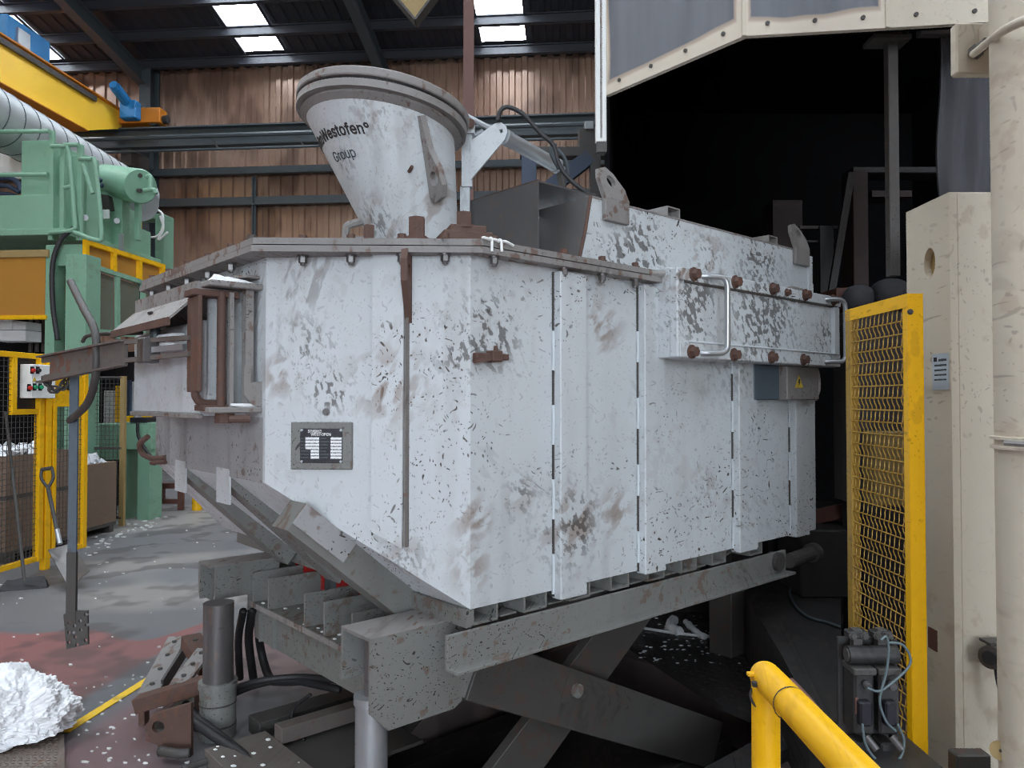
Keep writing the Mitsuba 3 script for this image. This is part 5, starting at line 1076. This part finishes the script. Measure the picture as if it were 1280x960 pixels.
# what stands behind the guard
bh = Thing('machine_stand', 'cream and brown machine stand behind the yellow mesh guard', 'machine stand')
bh.part('block', bx(2.05, 4.3, 1.0, 2.5, 4.45, 1.42, .006), 'tan_paint'); bh.part('stand', bx(2.0, 4.3, 0, 2.5, 4.62, 1.0, .004), 'oily_steel'); bh.part('upright', bx(1.97, 4.46, 1.0, 2.5, 4.66, 2.12, .004), 'dark_steel')
Thing('brown_beam', 'dark brown beam lying behind the two sacks in the black bay', 'beam').own(bx(2.02, 4.72, 2.16, 2.75, 5.2, 2.30, .004), 'brown_paint'); bh.part('beam_post', bx(2.3, 4.8, 0, 2.5, 5.0, 2.16), 'oily_steel')
for i, (x0, x1) in enumerate(((1062, 1095), (1096, 1140))):
    q0, q1 = hy(x0, 384, 4.5), hy(x1, 358 - i * 6, 4.5)
    m = trimesh.creation.icosphere(subdivisions=4); v = np.array(m.vertices); v = np.sign(v) * np.abs(v) ** .75; m.vertices = v * [(q1[0] - q0[0]) / 2, .10, .085 + .02 * i]; m = rough(m, .008, 12, i); m.apply_translation([(q0[0] + q1[0]) / 2, 4.56, 2.12 + .083 + .02 * i])
    Thing('sandbag', ('dark grey sack on the stand behind the guard, left of the two', 'dark grey sack on the stand behind the guard, right of the two')[i], 'sack').own(m, 'felt', smooth=True)
rp = Thing('rusty_pipe', 'rusty brown square bar lying between the furnace end and the mesh guard', 'bar'); rp.own(bar(hy(1010, 648, 4.9), hy(1110, 626, 4.6), .09, .09, b=.004), 'brown_paint')
Thing('bar_rest', 'black steel block under the rusty bar', 'block').own(bx(1.72, 4.55, .42, 2.1, 4.95, hy(1060, 656, 4.75)[2], .01), 'oily_steel')
# dark platform to the right of the furnace, scrap on the deck
P = [hit(WORLD, x, y, 'z', .42)[:2] for x, y in ((931, 742), (975, 815), (1012, 885), (1050, 905), (1052, 724), (984, 682))]
dk = Thing('machine_plinth', 'oily black steel plinth between the furnace end and the mesh guard', 'plinth'); dk.own(ext(P, 0, .42, 'z'), 'oily_steel')
a, b = hit(WORLD, 986, 684, 'z', .43), hit(WORLD, 1050, 726, 'z', .43); dk.part('side_beam', bar(a, b, .12, .16, b=.004), 'dark_steel')
Thing('loose_cable', 'thin grey cable curling on the black plinth', 'cable').own(tube([hit(WORLD, x, y, 'z', .43) for x, y in ((992, 730), (987, 742), (996, 760), (1012, 772), (1034, 778), (1050, 784))], .009, 6), 'grey_rail', smooth=True)
P = [hit(WORLD, x, y, 'z', .03)[:2] for x, y in ((778, 800), (806, 766), (935, 764), (975, 840), (960, 905), (900, 880))]
dp = Thing('deck_plate', 'dark chequered deck plate with bright scrap on it under the furnace side', 'deck plate'); dp.own(ext(P, 0, .03, 'z'), 'oily_steel')
g = Polygon(P); tr = []
bb0 = g.bounds
for i, x in enumerate(np.arange(bb0[0], bb0[2], .045)):
    for j, y in enumerate(np.arange(bb0[1], bb0[3], .045)):
        if g.buffer(-.03).contains(Point(x, y)): s_ = .012 if (i + j) % 2 else -.012; tr.append(bar([x - .012, y - s_, .0315], [x + .012, y + s_, .0315], .008, .005))
dp.part('tread', cat(tr), 'oily_steel', kind='stuff')
for i, (pts, lab) in enumerate(((((858, 778), (866, 786), (880, 796)), 'longer crumpled strip of bright aluminium scrap on the deck plate'), (((842, 775), (838, 784), (850, 790)), 'crumpled lump of aluminium foil at the left of the deck scrap'), (((906, 798), (914, 806), (922, 800), (934, 794)), 'forked splash of aluminium at the right of the deck scrap'), (((902, 780), (912, 786)), 'short bright stub of aluminium near the support leg'), (((920, 806), (926, 812)), 'small bright drop of aluminium at the lower right of the deck scrap'))):
    P_ = [hit(WORLD, x, y, 'z', .05) for x, y in pts]; m = rough(tube(P_, (.022, .035, .02, .03, .025)[i], 10, 5), .014, 30, i); Thing('aluminium_scrap', lab, 'metal scrap', 'aluminium scrap on the deck').own(m, 'aluminium_scrap')
Thing('scrap_rod', 'long thin bright rod lying across the deck plate', 'rod').own(tube([hit(WORLD, x, y, 'z', .042) for x, y in ((790, 783), (850, 792), (905, 797))], .010, 6), 'aluminium_scrap')
cps = []
for i in range(140):
    q = hit(WORLD, rng.uniform(800, 950), rng.uniform(770, 830), 'z', .034); s_ = rng.uniform(.003, .010); m = trimesh.creation.icosphere(subdivisions=0, radius=s_); m.apply_scale([1.6, 1, .5]); m.apply_translation(q); cps.append(m)
Thing('deck_swarf', 'fine bright swarf over the dark deck plate', 'swarf', kind='stuff').own(cat(cps), 'aluminium_scrap')
# valve unit
VY = 2.62
vu = Thing('valve_unit', 'dirty black pneumatic valve unit with two valves and clear hoses at the guard foot', 'valve unit')
b0, b1 = hy(1047, 796, VY), hy(1112, 948, VY)
vu.part('back_plate', cat(bx(b0[0], VY, b1[2] - .1, b1[0], VY + .012, b0[2], .002)), 'oily_steel'); vu.part('back_plate', bx(b1[0] + .001, VY - .02, b1[2] + .05, b1[0] + .02, VY + .012, b0[2] - .005), 'oily_steel')
for k_, x in enumerate((1066, 1096)):
    def V_(px, py, d=0): return hy(px, py, VY - d)
    a = V_(x - 13, 830); b = V_(x + 12, 868)
    k = vu.part('valve', bx(a[0], VY - .09, b[2] - .10, b[0], VY - .002, a[2], .008), 'oily_steel')
    k.part('head', bx(a[0] - .004, VY - .10, a[2] - .005, b[0] + .004, VY - .002, a[2] + .018, .004), 'dark_steel')
    k.part('cylinder', cyl([a[0] - .008, VY - .055, a[2] + .05], [b[0] + .008, VY - .055, a[2] + .05], .030, 16), 'oily_steel', smooth=40)
    k.part('cylinder_cap', cyl([a[0] - .012, VY - .055, a[2] + .05], [a[0] - .006, VY - .055, a[2] + .05], .022, 14), 'dark_steel')
    k.part('bracket', bar([(a[0] + b[0]) / 2, VY - .03, a[2] + .06], [(a[0] + b[0]) / 2, VY - .03, a[2] + .13], .03, .03), 'dark_steel'); k.part('bracket', bx(a[0], VY - .05, a[2] + .10, b[0], VY - .01, a[2] + .125, .004), 'oily_steel')
    for dx in (.012, -.012): k.part('bolt', hexbolt([(a[0] + .014 if dx > 0 else b[0] - .014), VY - .05, a[2] + .112], [0, -1, 0], .010, .014), 'dark_steel')
    k.part('solenoid', bx(a[0] + .006, VY - .12, b[2] - .06, b[0] - .02, VY - .085, b[2] + .02, .006), 'black_plate')
    q = [(a[0] + b[0]) / 2, VY - .10, b[2] - .1]; k.part('nozzle', cyl(q, np.array(q) + [.02, -.03, -.03], .012, 10), 'raw_steel')
    k.part('plug', cyl([(a[0] + b[0]) / 2, VY - .1, a[2] - .03], [(a[0] + b[0]) / 2, VY - .12, a[2] - .035], .012, 10), 'raw_steel')
    if k_ == 0: k.part('label', bx(a[0] + .002, VY - .092, b[2] - .03, a[0] + .012, VY - .089, b[2] + .025), 'brown_paint')
    k.part('foot_block', bx(a[0] + .01, VY - .08, b[2] - .22, b[0] - .01, VY - .01, b[2] - .13, .006), 'oily_steel')
for pts in ([(1101, 800), (1108, 796), (1111, 812), (1108, 840), (1102, 862), (1100, 880), (1108, 902), (1120, 914)], [(1110, 803), (1128, 806), (1138, 822), (1134, 836), (1112, 856), (1098, 864), (1084, 860)], [(1078, 905), (1082, 930), (1096, 950), (1112, 954), (1126, 946), (1130, 925), (1122, 905)]):
    vu.part('air_hose', ptube(WORLD, 'y', VY - .13, pts, .0042, 8), 'hose_clear', smooth=True)
gb = Thing('green_base_box', 'dark green steel box under the valve unit', 'box')
gz = hy(1130, 947, VY - .1)[2]
gb.part('case', bx(b0[0] + .02, VY - .22, 0, hy(1192, 950, VY - .22)[0], VY + .06, gz, .012), 'dark_steel'); gb.part('lid', bx(b0[0] + .05, VY - .23, gz, hy(1186, 950, VY - .22)[0], VY + .05, gz + .012, .004), 'oily_steel')
q = hy(1196, 944, 2.7); q1 = hy(1240, 970, 2.7); Thing('grey_pedestal', 'small dark grey box at the foot of the cream cabinet', 'box').own(bx(q[0], 2.7, 0, q1[0], 2.76, q[2], .006), 'dark_steel')
# yellow pipe handrail in front
RX, RY, RZ = .412, 1.245, hit(WORLD, 960, 846, 'y', 1.245)[2]
hr = Thing('pipe_handrail', 'bright yellow pipe handrail in the foreground', 'handrail')
hr.part('post', cyl([RX, RY, 0], [RX, RY, RZ], .0225, 24), 'yellow_paint', smooth=40)
pth = [[RX, RY, RZ - .012], [RX, RY - .004, RZ - .002], [RX, RY - .014, RZ]]
hr.part('elbow', cat(trimesh.creation.icosphere(subdivisions=4, radius=.0245).apply_translation([RX, RY, RZ])), 'yellow_paint', smooth=True)
hr.part('top_rail', cyl([RX + .001, RY, RZ], [RX + .02, RY - 1.9, RZ], .0245, 28), 'yellow_paint', smooth=40)
hr.part('post', cyl([RX + .018, RY - 1.85, 0], [RX + .018, RY - 1.85, RZ], .0225, 24), 'yellow_paint', smooth=40)
for dy, r in ((-.11, .0252),): hr.part('joint', tube([[RX + .0 + r * math.cos(t), RY + dy, RZ + r * math.sin(t)] for t in np.linspace(0, 2 * math.pi, 25)], .0008, 5, 0), 'ink')
hr.part('cable_tie', cat(tube([[RX + .026 * math.cos(t), RY - .004 + .008 * math.sin(t), RZ - .03 + .02 * math.sin(t)] for t in np.linspace(0, 2 * math.pi, 25)], .002, 6, 0), bx(RX - .030, RY - .03, RZ - .006, RX - .022, RY - .022, RZ + .002, .001)), 'ink')
hr.part('tie_block', bx(RX - .032, RY - .012, RZ + .004, RX - .020, RY - .002, RZ + .010, .001), 'yellow_paint')
hr.part('foot_plate', bx(RX - .06, RY - .06, 0, RX + .06, RY + .06, .012, .002), 'yellow_paint')
sb = Thing('sheet_strip', 'narrow brown grey metal strip hanging along the back of the yellow handrail', 'strip')
sb.own(tube([[RX + .03, RY - .03, RZ + .004], [RX + .042, RY - .10, RZ - .012], [RX + .06, RY - .16, RZ - .05], [RX + .072, RY - .19, RZ - .09], [RX + .085, RY - .20, RZ - .2], [RX + .09, RY - .2, 0.0]], .006, 6), 'brown_paint', smooth=True)
